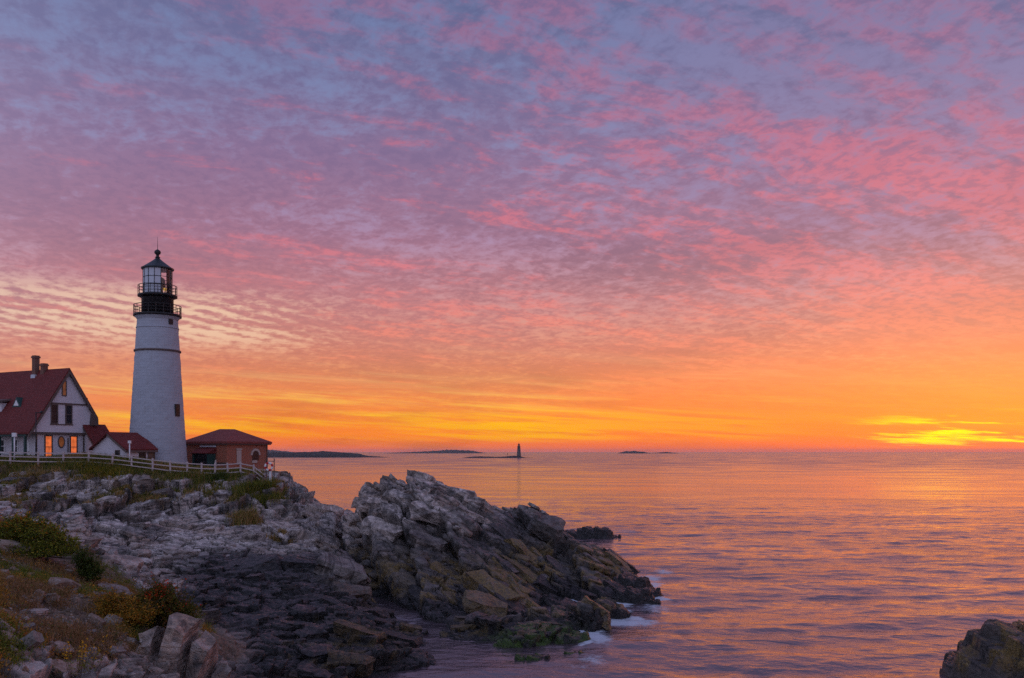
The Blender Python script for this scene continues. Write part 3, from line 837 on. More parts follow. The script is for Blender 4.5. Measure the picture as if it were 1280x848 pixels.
SLAB_MESH = [chipped_block("rock_slab", 2.2, 1.25, 0.75, 500 + i, 8, 0.25, MAT_SLAB, 0.16) for i in range(9)] + \
            [chipped_block("rock_slab", 2.4, 1.1, 0.5, 520 + i, 7, 0.15, MAT_SLAB, 0.14) for i in range(7)]


def add_slab(x, y, size, rnd, zone, up=0.12, yaw=None, nrm=None, warm=None, me=None, scl=None):
    gn = ground_normal(x, y, 1.1)
    bn = {'outer': Vector((0.50, -0.22, 0.84)), 'shelf': Vector((0.06, -0.16, 0.98)), 'cliff': Vector((-0.22, -0.24, 0.94)), 'crest': Vector((0.10, -0.10, 0.98))}[zone]
    n = nrm or (bn * 0.75 + gn * 0.35 + Vector((rnd.uniform(-.14, .14), rnd.uniform(-.14, .14), 0)))
    yaw = yaw if yaw is not None else {'outer': math.radians(-28), 'shelf': math.radians(8), 'cliff': math.radians(-12), 'crest': 0.0}[zone] + rnd.gauss(0, 0.35)
    o = bpy.data.objects.new("rock_slab", me or rnd.choice(SLAB_MESH))
    COL.objects.link(o)
    o.parent = HEADLAND
    s = scl or (size * rnd.uniform(0.8, 1.3), size * rnd.uniform(0.75, 1.25), size * rnd.uniform(0.75, 1.25))
    M = frame_from(n, yaw + (math.pi if rnd.random() < .5 else 0)).to_4x4() @ Matrix.Diagonal((*s, 1))
    z = float(ground(x, y)) + up * size
    o.matrix_local = Matrix.Translation((x, y, z)) @ M
    set_zone(o, x, y, warm)
    return o


GULLY_PTS = [(GULLY[k][0] + (GULLY[k + 1][0] - GULLY[k][0]) * t / 5, GULLY[k][1] + (GULLY[k + 1][1] - GULLY[k][1]) * t / 5) for k in range(len(GULLY) - 1) for t in range(6)]


def build_slabs():
    rnd = random.Random(77)
    n = 0
    spots = []
    tries = 0
    while n < 262 and tries < 9000:
        tries += 1
        u = rnd.uniform(-10, 815); v = rnd.uniform(590, 850); Y = rnd.uniform(36, 96)
        x = (u - 640) / F * Y
        h = float(ground(x, Y))
        if h < 0.1 or gmask(3, x, Y, True) > 0.2 or gmask(0, x, Y) > 0.6 or gmask(3, x, Y) > .3:
            continue
        if min(math.hypot(x - a, Y - b) for a, b in GULLY_PTS) < 2.0:
            continue
        vv = HOR + (EYE - h) * F / Y
        if vv > 870:
            continue
        zone = 'outer' if (x + 0.30 * (Y - 70) > -15 and Y + 0.35 * x > 54) else ('shelf' if Y < 66 else 'cliff')
        steep = 1 - ground_normal(x, Y, 1.0).z
        if rnd.random() > 0.35 + 2.2 * steep:
            continue
        size = rnd.choice((0.4, 0.45, 0.55, 0.7, 0.7, 0.9, 1.1, 1.4)) * (0.75 if zone == 'shelf' else 1.0)
        if zone == 'outer':
            size = min(1.5, size * 1.4)
        if zone == 'cliff' and 66 < Y < 80 and rnd.random() < .6:
            continue
        if zone == 'cliff' and Y > 80:
            size = min(size, 0.6)
        if any((x - a) ** 2 + (Y - b) ** 2 < (0.75 * (size + c)) ** 2 for a, b, c in spots):
            continue
        spots.append((x, Y, size))
        add_slab(x, Y, size, rnd, zone, up=rnd.uniform(-0.16, 0.10))
        n += 1
    # the big plates one can name on the outer rock and under the fence
    big = [  # u, v, Y, size xyz, zone, yaw
        (703, 703, 70, (1.8, 1.5, 1.2), 'outer', -24), (673, 716, 67.5, (1.5, 1.3, 1.2), 'outer', -30), (757, 690, 76, (1.5, 1.2, 1.6), 'outer', -34),
        (640, 742, 62, (1.6, 1.4, 1.0), 'outer', -30), (585, 735, 62, (1.5, 1.5, 1.1), 'outer', -18), (560, 700, 66, (1.7, 1.6, 1.5), 'outer', -20), (645, 632, 79, (0.9, 0.8, 0.8), 'outer', 40),
        (655, 636, 79.5, (1.1, 0.8, 0.9), 'outer', 30), (595, 612, 76.5, (1.6, 1.3, 1.7), 'outer', -20), (770, 745, 66, (1.7, 1.4, 1.0), 'outer', -20), (735, 735, 66.2, (1.8, 1.5, 0.9), 'outer', -26),
        (62, 612, 83.4, (1.3, 1.2, 2.6), 'cliff', 5), (40, 618, 82.6, (1.1, 1.2, 2.4), 'cliff', -5), (85, 612, 83, (0.7, 1.0, 1.4), 'cliff', 15), (105, 603, 84, (0.7, 0.8, 1.5), 'cliff', -10),
        (18, 612, 83.3, (1.0, 1.0, 2.0), 'cliff', 20), (125, 612, 83.6, (.8, 1.0, 1.6), 'cliff', -40), (68, 590, 86, (0.7, .7, .9), 'cliff', 0), (80, 592, 86, (0.7, .7, 1.0), 'cliff', 10),
        (275, 622, 84.5, (1.0, 1.0, 2.4), 'cliff', -10), (288, 618, 85, (0.7, 1.0, 2.6), 'cliff', 15), (180, 612, 85, (0.8, 1.0, 2.4), 'cliff', 0), (205, 618, 84, (0.9, .9, 2.2), 'cliff', 15),
        (235, 612, 85, (.8, .9, 1.6), 'cliff', -20), (352, 600, 96, (1.2, 1.1, 3.0), 'cliff', 10), (376, 622, 92, (1.3, 1.2, 2.4), 'cliff', -5), (426, 630, 87, (1.1, 0.9, 1.4), 'cliff', -15),
        (468, 614, 78.5, (1.1, 1.2, 1.4), 'crest', 10), (502, 612, 77, (1.5, 1.3, 1.3), 'crest', -8), (535, 610, 76.5, (1.7, 1.4, 1.3), 'crest', -5), (572, 612, 76, (1.5, 1.4, 1.6), 'crest', 0),
        (590, 616, 75.5, (.9, 1.0, 1.9), 'crest', 8), (625, 640, 77, (1.1, 1.0, 1.0), 'outer', -15), (445, 618, 80.5, (1.0, 1.1, 1.6), 'outer', 20), (300, 705, 62, (2.4, 1.6, 0.9), 'cliff', 8), (245, 690, 66, (2.2, 1.8, 1.0), 'cliff', -14)]
    for u, v, Y, s, zone, yaw in big:
        p = at(u, v, Y)
        add_slab(p.x, p.y, 1.0, rnd, zone, up=-0.25, yaw=math.radians(yaw), scl=s)


build_slabs()


def build_shards():
    """the countless smaller broken pieces of the beds, one mesh"""
    rng = np.random.default_rng(404)
    shapes = []
    for i in range(10):
        me = chipped_block("shard", 1.5, .8, .34, 800 + i, 6, 0.1)
        co = np.empty(len(me.vertices) * 3); me.vertices.foreach_get('co', co)
        bm = bmesh.new(); bm.from_mesh(me); bmesh.ops.triangulate(bm, faces=bm.faces[:])
        tr = np.array([[v.index for v in f.verts] for f in bm.faces]); bm.free()
        shapes.append((co.reshape(-1, 3), tr)); bpy.data.meshes.remove(me)
    V = []; T = []; Z1 = []; Z2 = []; nv = 0; k = 0
    n = 60000
    U = rng.uniform(-20, 812, n); Y = rng.uniform(34, 97, n); X = (U - 640) / F * Y
    H = ground(X, Y)
    ok = (H > 0.15) & (gmask(3, X, Y, True) < .25) & (gmask(0, X, Y) < .6) & (gmask(3, X, Y) < .3)
    clus = vnoise(X * .55, Y * .55, 77) + .5 * vnoise(X * 1.7, Y * 1.7, 78)
    hx = (ground(X + .5, Y) - ground(X - .5, Y)); hy = (ground(X, Y + .5) - ground(X, Y - .5))
    steep = np.clip(np.sqrt(hx ** 2 + hy ** 2), 0, 2)
    ok &= rng.random(n) < np.clip((0.04 + 0.8 * clus + 0.18 * steep) * np.where((X + .3 * (Y - 70) > -15) & (Y + .35 * X > 54), 1.0, .08), 0, 1)
    idx = np.nonzero(ok)[0][:900]
    for i in idx:
        x, y = X[i], Y[i]
        outer = (x + 0.30 * (y - 70) > -15 and y + 0.35 * x > 54)
        bn = Vector((0.50, -0.22, 0.84)) if outer else Vector((0.0, -0.18, 0.98))
        nrm = bn + Vector((-hx[i], -hy[i], 1)).normalized() * .35 + Vector(rng.normal(size=3) * .16)
        yaw = math.radians(-28 if outer else 4) + rng.normal() * .5
        M3 = np.array(frame_from(nrm, yaw))
        s = rng.choice((.3, .4, .5, .6, .8, 1.0)) * rng.uniform(.8, 1.25, 3)
        co, tr = shapes[rng.integers(len(shapes))]
        v = (co * s) @ M3.T + np.array([x, y, H[i] + s[2] * rng.uniform(-.14, .10)])
        V.append(v); T.append(tr + nv); nv += len(v)
        z1 = np.array([gmask(c, x, y) for c in range(4)], float); z2 = np.array([gmask(c, x, y, True) for c in range(4)], float)
        z1[0] = 0; z2[1:] = 0; z2[0] = np.clip(z2[0] + rng.normal() * .3, 0, 1)
        Z1.append(np.repeat(z1[None], len(v), 0)); Z2.append(np.repeat(z2[None], len(v), 0))
    me = mesh_from_arrays("broken_rock", np.concatenate(V), None, np.concatenate(T), smooth=False)
    add_zones(me, np.concatenate(Z1), np.concatenate(Z2))
    tag(link("broken_rock", me, MAT_ROCK, HEADLAND), kind='stuff')


build_shards()

# ---- loose stones on the near hillside
def stone_material():
    m, N = new_mat("hillside_stone")
    P = N.node('ShaderNodeTexCoord').outputs['Object']
    rnd = N.node('ShaderNodeObjectInfo').outputs['Random']
    P = N.vmath('ADD', P, N.xyz(N.math('MULTIPLY', rnd, 37.0), N.math('MULTIPLY', rnd, 11.0), 0.0))
    n1 = N.noise(P, 1.6, 5, 0.65); n2 = N.noise(P, 7.0, 5, 0.7)
    base = N.ramp(rnd, [(0.0, (0.19, 0.17, 0.16, 1)), (0.3, (0.27, 0.21, 0.175, 1)), (0.55, (0.21, 0.135, 0.095, 1)), (0.8, (0.36, 0.30, 0.265, 1)), (1.0, (0.30, 0.18, 0.115, 1))])
    c = N.mix(N.maprange(n1, 0.42, 0.62), base, N.mix(0.6, base, (0.12, 0.09, 0.07, 1)))
    c = N.mix(N.math('MULTIPLY', N.maprange(n2, 0.52, 0.66), 0.6), c, (0.44, 0.40, 0.38, 1))
    c = N.mix(N.math('MULTIPLY', N.maprange(n2, 0.44, 0.30), 0.6), c, (0.05, 0.04, 0.035, 1))
    bp = N.node('ShaderNodeBump', {'Strength': 0.8, 'Distance': 0.05, 'Height': N.math('ADD', n1, N.math('MULTIPLY', n2, 0.5))})
    b = N.node('ShaderNodeBsdfPrincipled', {'Base Color': c, 'Roughness': 0.85, 'Specular IOR Level': 0.3, 'Normal': bp.outputs[0]})
    N.node('ShaderNodeOutputMaterial', {'Surface': b.outputs[0]})
    return m


MAT_STONE = stone_material()
STONE_MESH = [chipped_block("stone", 1.0, 0.72, 0.5, 700 + i, 9, 0.2, MAT_STONE, 0.07) for i in range(12)]


def put_stone(name, label, u, v, s, seed, group=None, tilt=0.5, sink=0.25, me=None):
    """rests on the hillside where the ray through (u, v) meets it"""
    rnd = random.Random(seed)
    ys = np.linspace(15, 60, 900)
    hx = (u - 640) / F * ys
    ray = EYE - (v - HOR) / F * ys
    hit = np.nonzero(ground(hx, ys) > ray)[0]
    if not len(hit):
        return None
    y = float(ys[hit[0]]); x = (u - 640) / F * y
    o = bpy.data.objects.new(name, me or rnd.choice(STONE_MESH))
    COL.objects.link(o)
    n = ground_normal(x, y, 0.4) + Vector((rnd.uniform(-tilt, tilt), rnd.uniform(-tilt, tilt), 0))
    sc = s if isinstance(s, tuple) else (s * rnd.uniform(.85, 1.25), s * rnd.uniform(.8, 1.2), s * rnd.uniform(.7, 1.15))
    o.matrix_world = Matrix.Translation((x, y, float(ground(x, y)) + (0.25 - sink) * sc[2])) @ frame_from(n, rnd.uniform(0, 6.28)).to_4x4() @ Matrix.Diagonal((*sc, 1))
    return tag(o, label, 'rock', group)


MARKS = [(30, 690, "brown ledge under the bush"), (78, 738, "pale lichen-streaked boulder"), (140, 742, "flat-topped tan boulder"), (75, 846, "rounded blue-grey stone"),
         (38, 812, "upright pinkish stone wedge"), (143, 782, "grey rock wedge"), (48, 760, "brown upright stone"), (96, 830, "tall yellow-flowered weed"), (192, 770, "red-tipped dark shrub"),
         (200, 826, "big pinkish plated boulder"), (105, 712, "small dense dark green bush"), (5, 848, "picture's bottom left corner"), (4, 760, "hillside's cut-off left end")]


def stone_label(u, v, s):
    du, dv, m = min(((u - a, v - b, n) for a, b, n in MARKS), key=lambda t: t[0] ** 2 + 2 * t[1] ** 2)
    side = ("just left of" if du < 0 else "just right of") if abs(du) > abs(dv) * 1.4 else ("just above" if dv < 0 else "just below")
    far = math.hypot(du, dv)
    if far > 26:
        side = side.replace("just", "some way")
    size = "big" if s > .45 else "medium" if s > .3 else "small" if s > .2 else "tiny"
    return f"{size} loose stone {side} the {m}"


def build_stones():
    one = [  # u, v, size, name, label
        (78, 738, (1.25, 1.0, 1.0), "boulder", "pale lichen-streaked boulder resting mid-slope on the weedy rubble hillside"),
        (140, 742, (1.5, 1.0, 0.8), "boulder", "flat-topped tan boulder left of the dark red-tipped shrub"),
        (75, 846, (0.66, 0.6, 0.62), "boulder", "rounded blue-grey stone cut by the bottom edge of the picture"),
        (38, 812, (0.35, 0.4, 0.95), "stone", "upright pinkish stone wedge among weeds low on the hillside"),
        (120, 780, (0.55, 0.5, 0.5), "stone", "light stone below the tan boulder on the hillside"),
        (143, 782, (0.6, 0.5, 0.75), "stone", "grey wedge of rock standing beside orange weeds"),
        (65, 752, (0.7, 0.5, 0.5), "stone", "dark stone tucked under the pale lichen-streaked boulder"),
        (48, 752, (0.6, 0.5, 0.9), "stone", "brown upright stone left of the pale lichen-streaked boulder"),
        (48, 767, (0.8, 0.55, 0.3), "stone", "flat split stone just below the brown upright stone"),
        (145, 818, (0.55, 0.4, 0.4), "stone", "square tan stone above the dark hollow of the big pink boulder"),
        (22, 690, (2.2, 1.2, 0.9), "boulder", "brown ledge of rock jutting below the yellow-green bush"),
        (60, 700, (1.9, 1.0, 0.7), "boulder", "long low brown rock right of the ledge under the bush"),
        (100, 700, (0.8, 1.1, 1.7), "boulder", "leaning slab of rock left of the small dark green bush"),
    ]
    for i, (u, v, s, nm, lb) in enumerate(one):
        put_stone(nm, lb, u, v, s, 900 + i, tilt=0.25, sink=0.1)
    rnd = random.Random(5)
    k = 0
    made = []
    for i in range(600):
        if k >= 130:
            break
        u = rnd.uniform(-5, 245); v = rnd.uniform(690, 848)
        if v < 640 + 0.62 * u or v < 700 - .2 * u:
            continue
        big = rnd.random() < 0.16
        s = rnd.uniform(0.32, 0.6) if big else rnd.uniform(0.12, 0.3)
        lb = stone_label(u, v, s)
        if put_stone("stone", lb, u, v, s, 2000 + i, "loose stones on the hillside", 0.5, rnd.uniform(0.1, 0.3)):
            k += 1
            made.append((u, COL.objects[-1]))
    same = {}
    for u, o in made:
        same.setdefault(o["label"], []).append((u, o))
    words = ["leftmost", "second", "third", "fourth", "fifth", "sixth", "seventh"]
    for lb, lst in same.items():
        if len(lst) > 1:
            lst.sort(key=lambda t: t[0])
            for i, (u, o) in enumerate(lst):
                o["label"] = ("leftmost " if i == 0 else words[min(i, 6)] + " from left, ") + lb


build_stones()


def big_boulder():
    """the pink boulder at the foot of the hillside, four tall plates leaning together over a dark hollow"""
    rnd = random.Random(31)
    root = thing("boulder", "big pinkish boulder of leaning plates at the foot of the hillside", 'rock', (-10.75, 27.0, 3.65))
    spec = [(-0.9, 0.1, 0.25, (0.55, 1.1, 2.7), -10), (-0.35, 0.0, 0.45, (0.62, 1.3, 3.1), -4), (0.35, 0.05, 0.55, (0.75, 1.4, 3.3), 6), (1.0, 0.15, 0.25, (0.6, 1.3, 2.7), 14), (1.45, .3, -.3, (.5, 1.0, 1.9), 20), (-1.5, .35, -.1, (.7, 1.1, 1.9), -16)]
    for i, (x, y, z, s, lean) in enumerate(spec):
        me = chipped_block("plate", s[0] * 1.0, s[1] * 1.2, s[2] * 1.1, 3000 + i, 8, 0.1, MAT_SLAB, 0.16)
        o = link("plate", me, MAT_SLAB, root)
        o.matrix_local = Matrix.Translation((x, y, z)) @ Matrix.Rotation(math.radians(lean), 4, 'Y') @ Matrix.Rotation(math.radians(-18 + 4 * i % 7), 4, 'X')
        o["zone"] = [0, 0.05, 0, 0]; o["zone2"] = [0.95, 0, 0, 0]


big_boulder()


def sea_rock(name, label, pts, n_res, seed, zones, T=0.6, top_ochre=False):
    """a rock rising from the sea: heightfield over an oval, broken into beds; pts = (x, y, rx, ry, h, ang)"""
    x0 = min(p[0] - 2 * max(p[2], p[3]) for p in pts); x1 = max(p[0] + 2 * max(p[2], p[3]) for p in pts)
    y0 = min(p[1] - 2 * max(p[2], p[3]) for p in pts); y1 = max(p[1] + 2 * max(p[2], p[3]) for p in pts)
    X, Y = np.meshgrid(np.linspace(x0, x1, n_res), np.linspace(y0, y1, n_res))
    H = np.full(X.shape, -1.2)
    for (x, y, rx, ry, h, ang) in pts:
        b = blob(X, Y, x, y, rx, ry, ang)
        H = np.maximum(H, -1.2 + (h + 1.2) * np.clip(1.75 * b, 0, 1) ** 0.8)
    m = sstep(-1.0, 0.0, H)
    f1, f2, r, ox, oy = worley((X * .9 + Y * .3) / (T * 3.2) + 5, (Y * .9 - X * .3) / (T * 1.5), seed)
    H = H + m * (0.35 * T * fbm(X / T * .6, Y / T * .6, 3, seed) + T * 0.5 * (r - 0.5))
    s = 0.35 * X - 0.2 * Y + 0.9 * H + 0.3 * T * (r - .5)
    H = H + m * (stair(s / T, 0.14) * T - s)
    s = 0.35 * X - 0.2 * Y + 0.9 * H
    H = H + m * (stair(s / (T * .32), 0.2) * T * .32 - s) * .8 - m * 0.3 * T * sstep(0.09, 0, f2 - f1)
    H = H + m * 0.12 * T * fbm(X / T * 3, Y / T * 3, 3, seed + 3)
    q = grid_quads(*X.shape)
    keep = (H > -0.9).ravel()
    q = q[keep[q].any(1)]
    used = np.zeros(X.size, bool); used[q.ravel()] = True
    idx = np.cumsum(used) - 1
    cx, cy = pts[0][0], pts[0][1]
    v = np.stack([X - cx, Y - cy, H], -1).reshape(-1, 3)[used]
    me = mesh_from_arrays(name, v, idx[q])
    n2 = fbm(X * 1.2, Y * 1.2, 3, seed + 9)
    z1 = np.zeros(X.shape + (4,)); z2 = np.zeros(X.shape + (4,))
    z1[..., 1] = zones[0] * sstep(zones[3] + .5, zones[3] - .3, H + n2 * .6)
    z1[..., 2] = zones[1] * sstep(-0.15, 0.25, n2 + 0.12) * sstep(zones[3] - .3, zones[3] + .4, H + n2 * .6)
    if top_ochre:
        z1[..., 2] = 1.0 * sstep(-0.15, 0.2, n2 + 0.1) * sstep(0.4, 1.0, H + n2 * .6)
    z1[..., 3] = zones[2] * sstep(-0.25, 0.1, n2 + .2) * sstep(-.15, .08, H)
    z2[..., 0] = 0.95 if top_ochre else 0.4
    add_zones(me, z1.reshape(-1, 4)[used], z2.reshape(-1, 4)[used])
    o = link(name, me, MAT_ROCK, None, (cx, cy, 0))
    return tag(o, label, 'rock')


# near rock, bottom right
sea_rock("sea_rock", "dark ochre-topped rock rising from the sea at the right corner", [(26.0, 44.3, 3.4, 2.7, 2.1, .1), (30.5, 46.5, 4.5, 3.0, 2.0, 0), (23.2, 43.2, 1.9, 1.7, 1.35, 0), (30, 43, 3.0, 1.6, 1.1, 0), (36, 46, 5, 3, 2.0, 0)], 330, 401, (0.85, 0.9, 0, 9.0), 0.85, True)
# low reef beyond the point
sea_rock("sea_rock", "low dark reef in the sea just beyond the point", [(10.6, 113, 2.7, 1.5, 1.35, 0), (7.4, 113, 2.6, 1.2, 0.9, 0), (13.0, 113.5, 1.4, .8, .3, 0)], 170, 411, (1.0, 0, 0, 5.0), 0.6)
# weedy rocks off the end of the point
sea_rock("sea_rock", "brown-black weedy rock awash at the tip of the point", [(9.4, 69.0, 1.7, 1.5, 1.3, -.3), (10.4, 67.2, 1.2, 1.0, .6, 0)], 150, 421, (1.0, .1, 0, 3.0), 0.5)
sea_rock("sea_rock", "smaller weedy rock in the surf, seaward of the point's ochre slabs", [(9.0, 64.9, 1.6, 1.2, .9, 0), (10.3, 64.3, .7, .6, .3, 0)], 130, 431, (1.0, .1, 0, 3.0), 0.45)
sea_rock("sea_rock", "large dome of green weed over rock at the cove's edge", [(0.6, 49.9, 1.9, .8, 0.40, .1)], 110, 441, (1.0, 0, 1.0, 3.0), 0.3)
sea_rock("sea_rock", "green weedy rock nearest the camera in the cove mouth", [(1.1, 46.6, 1.2, .55, 0.30, 0)], 110, 451, (1.0, 0, 1.0, 3.0), 0.3)
sea_rock("sea_rock", "weedy rock with mossy crown on the open-sea side of the cove", [(3.5, 50.6, 1.2, .9, 0.6, .3)], 110, 461, (1.0, .1, .8, 3.0), 0.35)
sea_rock("sea_rock", "small green weedy rock in the foam right of the cove", [(3.3, 47.6, .7, .4, 0.22, 0)], 80, 471, (1.0, 0, .9, 3.0), 0.25)
# ------------------------------------------------------------------ mesh collector for buildings
class MB:
    def __init__(self):
        self.v = []; self.f = []; self.s = []

    def add(self, vs, fs, smooth=False):
        n = len(self.v)
        self.v += [tuple(p) for p in vs]
        self.f += [tuple(i + n for i in f) for f in fs]
        self.s += [smooth] * len(fs)
        return self

    def box(self, x0, x1, y0, y1, z0, z1):
        vs = [(x, y, z) for z in (z0, z1) for y in (y0, y1) for x in (x0, x1)]
        return self.add(vs, [(0, 2, 3, 1), (4, 5, 7, 6), (0, 1, 5, 4), (2, 6, 7, 3), (0, 4, 6, 2), (1, 3, 7, 5)])

    def hexa(self, p):
        """8 corners: bottom ring of four (counter-clockwise from above), then top ring"""
        return self.add(p, [(3, 2, 1, 0), (4, 5, 6, 7), (0, 1, 5, 4), (1, 2, 6, 5), (2, 3, 7, 6), (3, 0, 4, 7)])

    def prism(self, poly, a, b, axis='y'):
        """extrude a polygon (u, z) along an axis from a to b"""
        n = len(poly)
        if axis == 'y':
            vs = [(u, a, z) for u, z in poly] + [(u, b, z) for u, z in poly]
        else:
            vs = [(a, u, z) for u, z in poly] + [(b, u, z) for u, z in poly]
        fs = [tuple(range(n)), tuple(range(2 * n - 1, n - 1, -1))] + [(i, i + n, (i + 1) % n + n, (i + 1) % n) for i in range(n)]
        return self.add(vs, fs)

    def lathe(self, prof, seg=48, smooth=True, cx=0, cy=0, jitter=None):
        vs = []
        for k, (r, z) in enumerate(prof):
            for i in range(seg):
                a = 2 * math.pi * i / seg
                rr = r + (jitter(k, i) if jitter else 0)
                vs.append((cx + rr * math.cos(a), cy + rr * math.sin(a), z))
        m = len(prof)
        fs = [(k * seg + i, k * seg + (i + 1) % seg, (k + 1) * seg + (i + 1) % seg, (k + 1) * seg + i) for k in range(m - 1) for i in range(seg)]
        n0 = len(self.v)
        self.add(vs, fs, smooth)
        self.add([], [])
        self.f.append(tuple(n0 + i for i in reversed(range(seg)))); self.s.append(False)
        self.f.append(tuple(n0 + (m - 1) * seg + i for i in range(seg))); self.s.append(False)
        return self

    def bar(self, p, q, r=0.03, seg=6, r2=None):
        p = Vector(p); q = Vector(q); d = (q - p)
        z = d.normalized(); t = Vector((0, 0, 1)) if abs(z.z) < .9 else Vector((1, 0, 0))
        x = z.cross(t).normalized(); y = z.cross(x)
        r2 = r if r2 is None else r2
        vs = []
        for c, rr in ((p, r), (q, r2)):
            for i in range(seg):
                a = 2 * math.pi * i / seg
                vs.append(c + x * (rr * math.cos(a)) + y * (rr * math.sin(a)))
        fs = [(i, i + seg, (i + 1) % seg + seg, (i + 1) % seg) for i in range(seg)]
        fs += [tuple(range(seg)), tuple(range(2 * seg - 1, seg - 1, -1))]
        return self.add(vs, fs, seg > 6)

    def build(self, name, mat, parent=None, loc=None, rotz=None):
        me = bpy.data.meshes.new(name)
        me.from_pydata(self.v, [], self.f)
        me.polygons.foreach_set('use_smooth', self.s)
        bm = bmesh.new(); bm.from_mesh(me)
        bmesh.ops.recalc_face_normals(bm, faces=bm.faces[:])
        bm.to_mesh(me); bm.free()
        me.materials.append(mat)
        return link(name, me, None, parent, loc, rotz)


def mat_brickwork(name, c1, c2, mortar, bw, bh, bump, rough=0.8, swap=None):
    m, N = new_mat(name)
    co = N.node('ShaderNodeTexCoord').outputs['Object']
    x, y, z = N.sep(co)
    if swap == 'round':
        u = N.math('MULTIPLY', N.math('ARCTAN2', y, x), 2.8)
    else:
        u = N.math('ADD', x, y)
    bt = N.node('ShaderNodeTexBrick', {'Vector': N.xyz(u, z, 0.0), 'Color1': c1, 'Color2': c2, 'Mortar': mortar, 'Scale': 1.0, 'Mortar Size': 0.018,
                                      'Mortar Smooth': 0.4, 'Bias': 0.0, 'Brick Width': bw, 'Row Height': bh})
    n = N.noise(co, 0.7, 6, 0.65); n2 = N.noise(co, 6.0, 5, 0.65)
    streak = N.noise(N.vmath('MULTIPLY', co, (2.0, 2.0, 0.22)), 1.6, 4, 0.6)
    c = N.mix(N.math('MULTIPLY', N.maprange(n, 0.35, 0.7), 0.12), bt.outputs['Color'], (0.16, 0.14, 0.13, 1))
    c = N.mix(N.math('MULTIPLY', N.maprange(streak, 0.52, 0.75), 0.16), c, (0.22, 0.17, 0.13, 1))
    h = N.math('ADD', N.math('MULTIPLY', bt.outputs['Fac'], -1.0), N.math('MULTIPLY', n2, 1.3))
    bp = N.node('ShaderNodeBump', {'Strength': bump, 'Distance': 0.05, 'Height': h})
    b = N.node('ShaderNodeBsdfPrincipled', {'Base Color': c, 'Roughness': rough, 'Specular IOR Level': 0.3, 'Normal': bp.outputs[0]})
    N.node('ShaderNodeOutputMaterial', {'Surface': b.outputs[0]})
    return m


def mat_boards(name, col, pitch=0.14, rough=0.6):
    m, N = new_mat(name)
    co = N.node('ShaderNodeTexCoord').outputs['Object']
    x, y, z = N.sep(co)
    saw = N.math('FRACT', N.math('DIVIDE', z, pitch))
    n = N.noise(co, 1.3, 5, 0.6)
    c = N.mix(N.math('MULTIPLY', N.maprange(n, 0.4, 0.7), 0.3), col, tuple(k * 0.72 for k in col[:3]) + (1,))
    bp = N.node('ShaderNodeBump', {'Strength': 0.7, 'Distance': 0.03, 'Height': N.math('SUBTRACT', 1.0, saw)})
    b = N.node('ShaderNodeBsdfPrincipled', {'Base Color': c, 'Roughness': rough, 'Specular IOR Level': 0.3, 'Normal': bp.outputs[0]})
    N.node('ShaderNodeOutputMaterial', {'Surface': b.outputs[0]})
    return m


def mat_shingle(name, c1, c2):
    m, N = new_mat(name)
    co = N.node('ShaderNodeTexCoord').outputs['Object']
    x, y, z = N.sep(co)
    bt = N.node('ShaderNodeTexBrick', {'Vector': N.xyz(N.math('ADD', y, N.math('MULTIPLY', x, 0.35)), z, 0.0), 'Color1': c1, 'Color2': c2, 'Mortar': tuple(k * .35 for k in c1[:3]) + (1,),
                                      'Scale': 1.0, 'Mortar Size': 0.012, 'Brick Width': 0.3, 'Row Height': 0.17})
    n = N.noise(co, 0.8, 5, 0.65)
    c = N.mix(N.math('MULTIPLY', N.maprange(n, 0.38, 0.68), 0.45), bt.outputs['Color'], tuple(k * 0.55 for k in c1[:3]) + (1,))
    bp = N.node('ShaderNodeBump', {'Strength': 0.6, 'Distance': 0.03, 'Height': N.math('MULTIPLY', bt.outputs['Fac'], -1.0)})
    b = N.node('ShaderNodeBsdfPrincipled', {'Base Color': c, 'Roughness': 0.75, 'Specular IOR Level': 0.25, 'Normal': bp.outputs[0]})
    N.node('ShaderNodeOutputMaterial', {'Surface': b.outputs[0]})
    return m


def mat_glow(name, col, strength):
    m, N = new_mat(name)
    co = N.node('ShaderNodeTexCoord').outputs['Object']
    n = N.noise(co, 2.2, 3, 0.5)
    b = N.node('ShaderNodeBsdfPrincipled', {'Base Color': (0.05, 0.03, 0.02, 1), 'Roughness': 0.1,
                                           'Emission Color': N.mix(N.maprange(n, 0.3, 0.7), tuple(k * 0.55 for k in col[:3]) + (1,), col), 'Emission Strength': strength})
    N.node('ShaderNodeOutputMaterial', {'Surface': b.outputs[0]})
    return m


def mat_glass(name, tint=(1, 1, 1, 1)):
    m, N = new_mat(name)
    fr = N.node('ShaderNodeFresnel', {'IOR': 1.45}).outputs[0]
    t = N.node('ShaderNodeBsdfTransparent', {'Color': tint})
    g = N.node('ShaderNodeBsdfGlossy', {'Color': (1, 1, 1, 1), 'Roughness': 0.02})
    mx = N.node('ShaderNodeMixShader', {0: N.math('MULTIPLY', fr, 1.0), 1: t.outputs[0], 2: g.outputs[0]})
    N.node('ShaderNodeOutputMaterial', {'Surface': mx.outputs[0]})
    return m


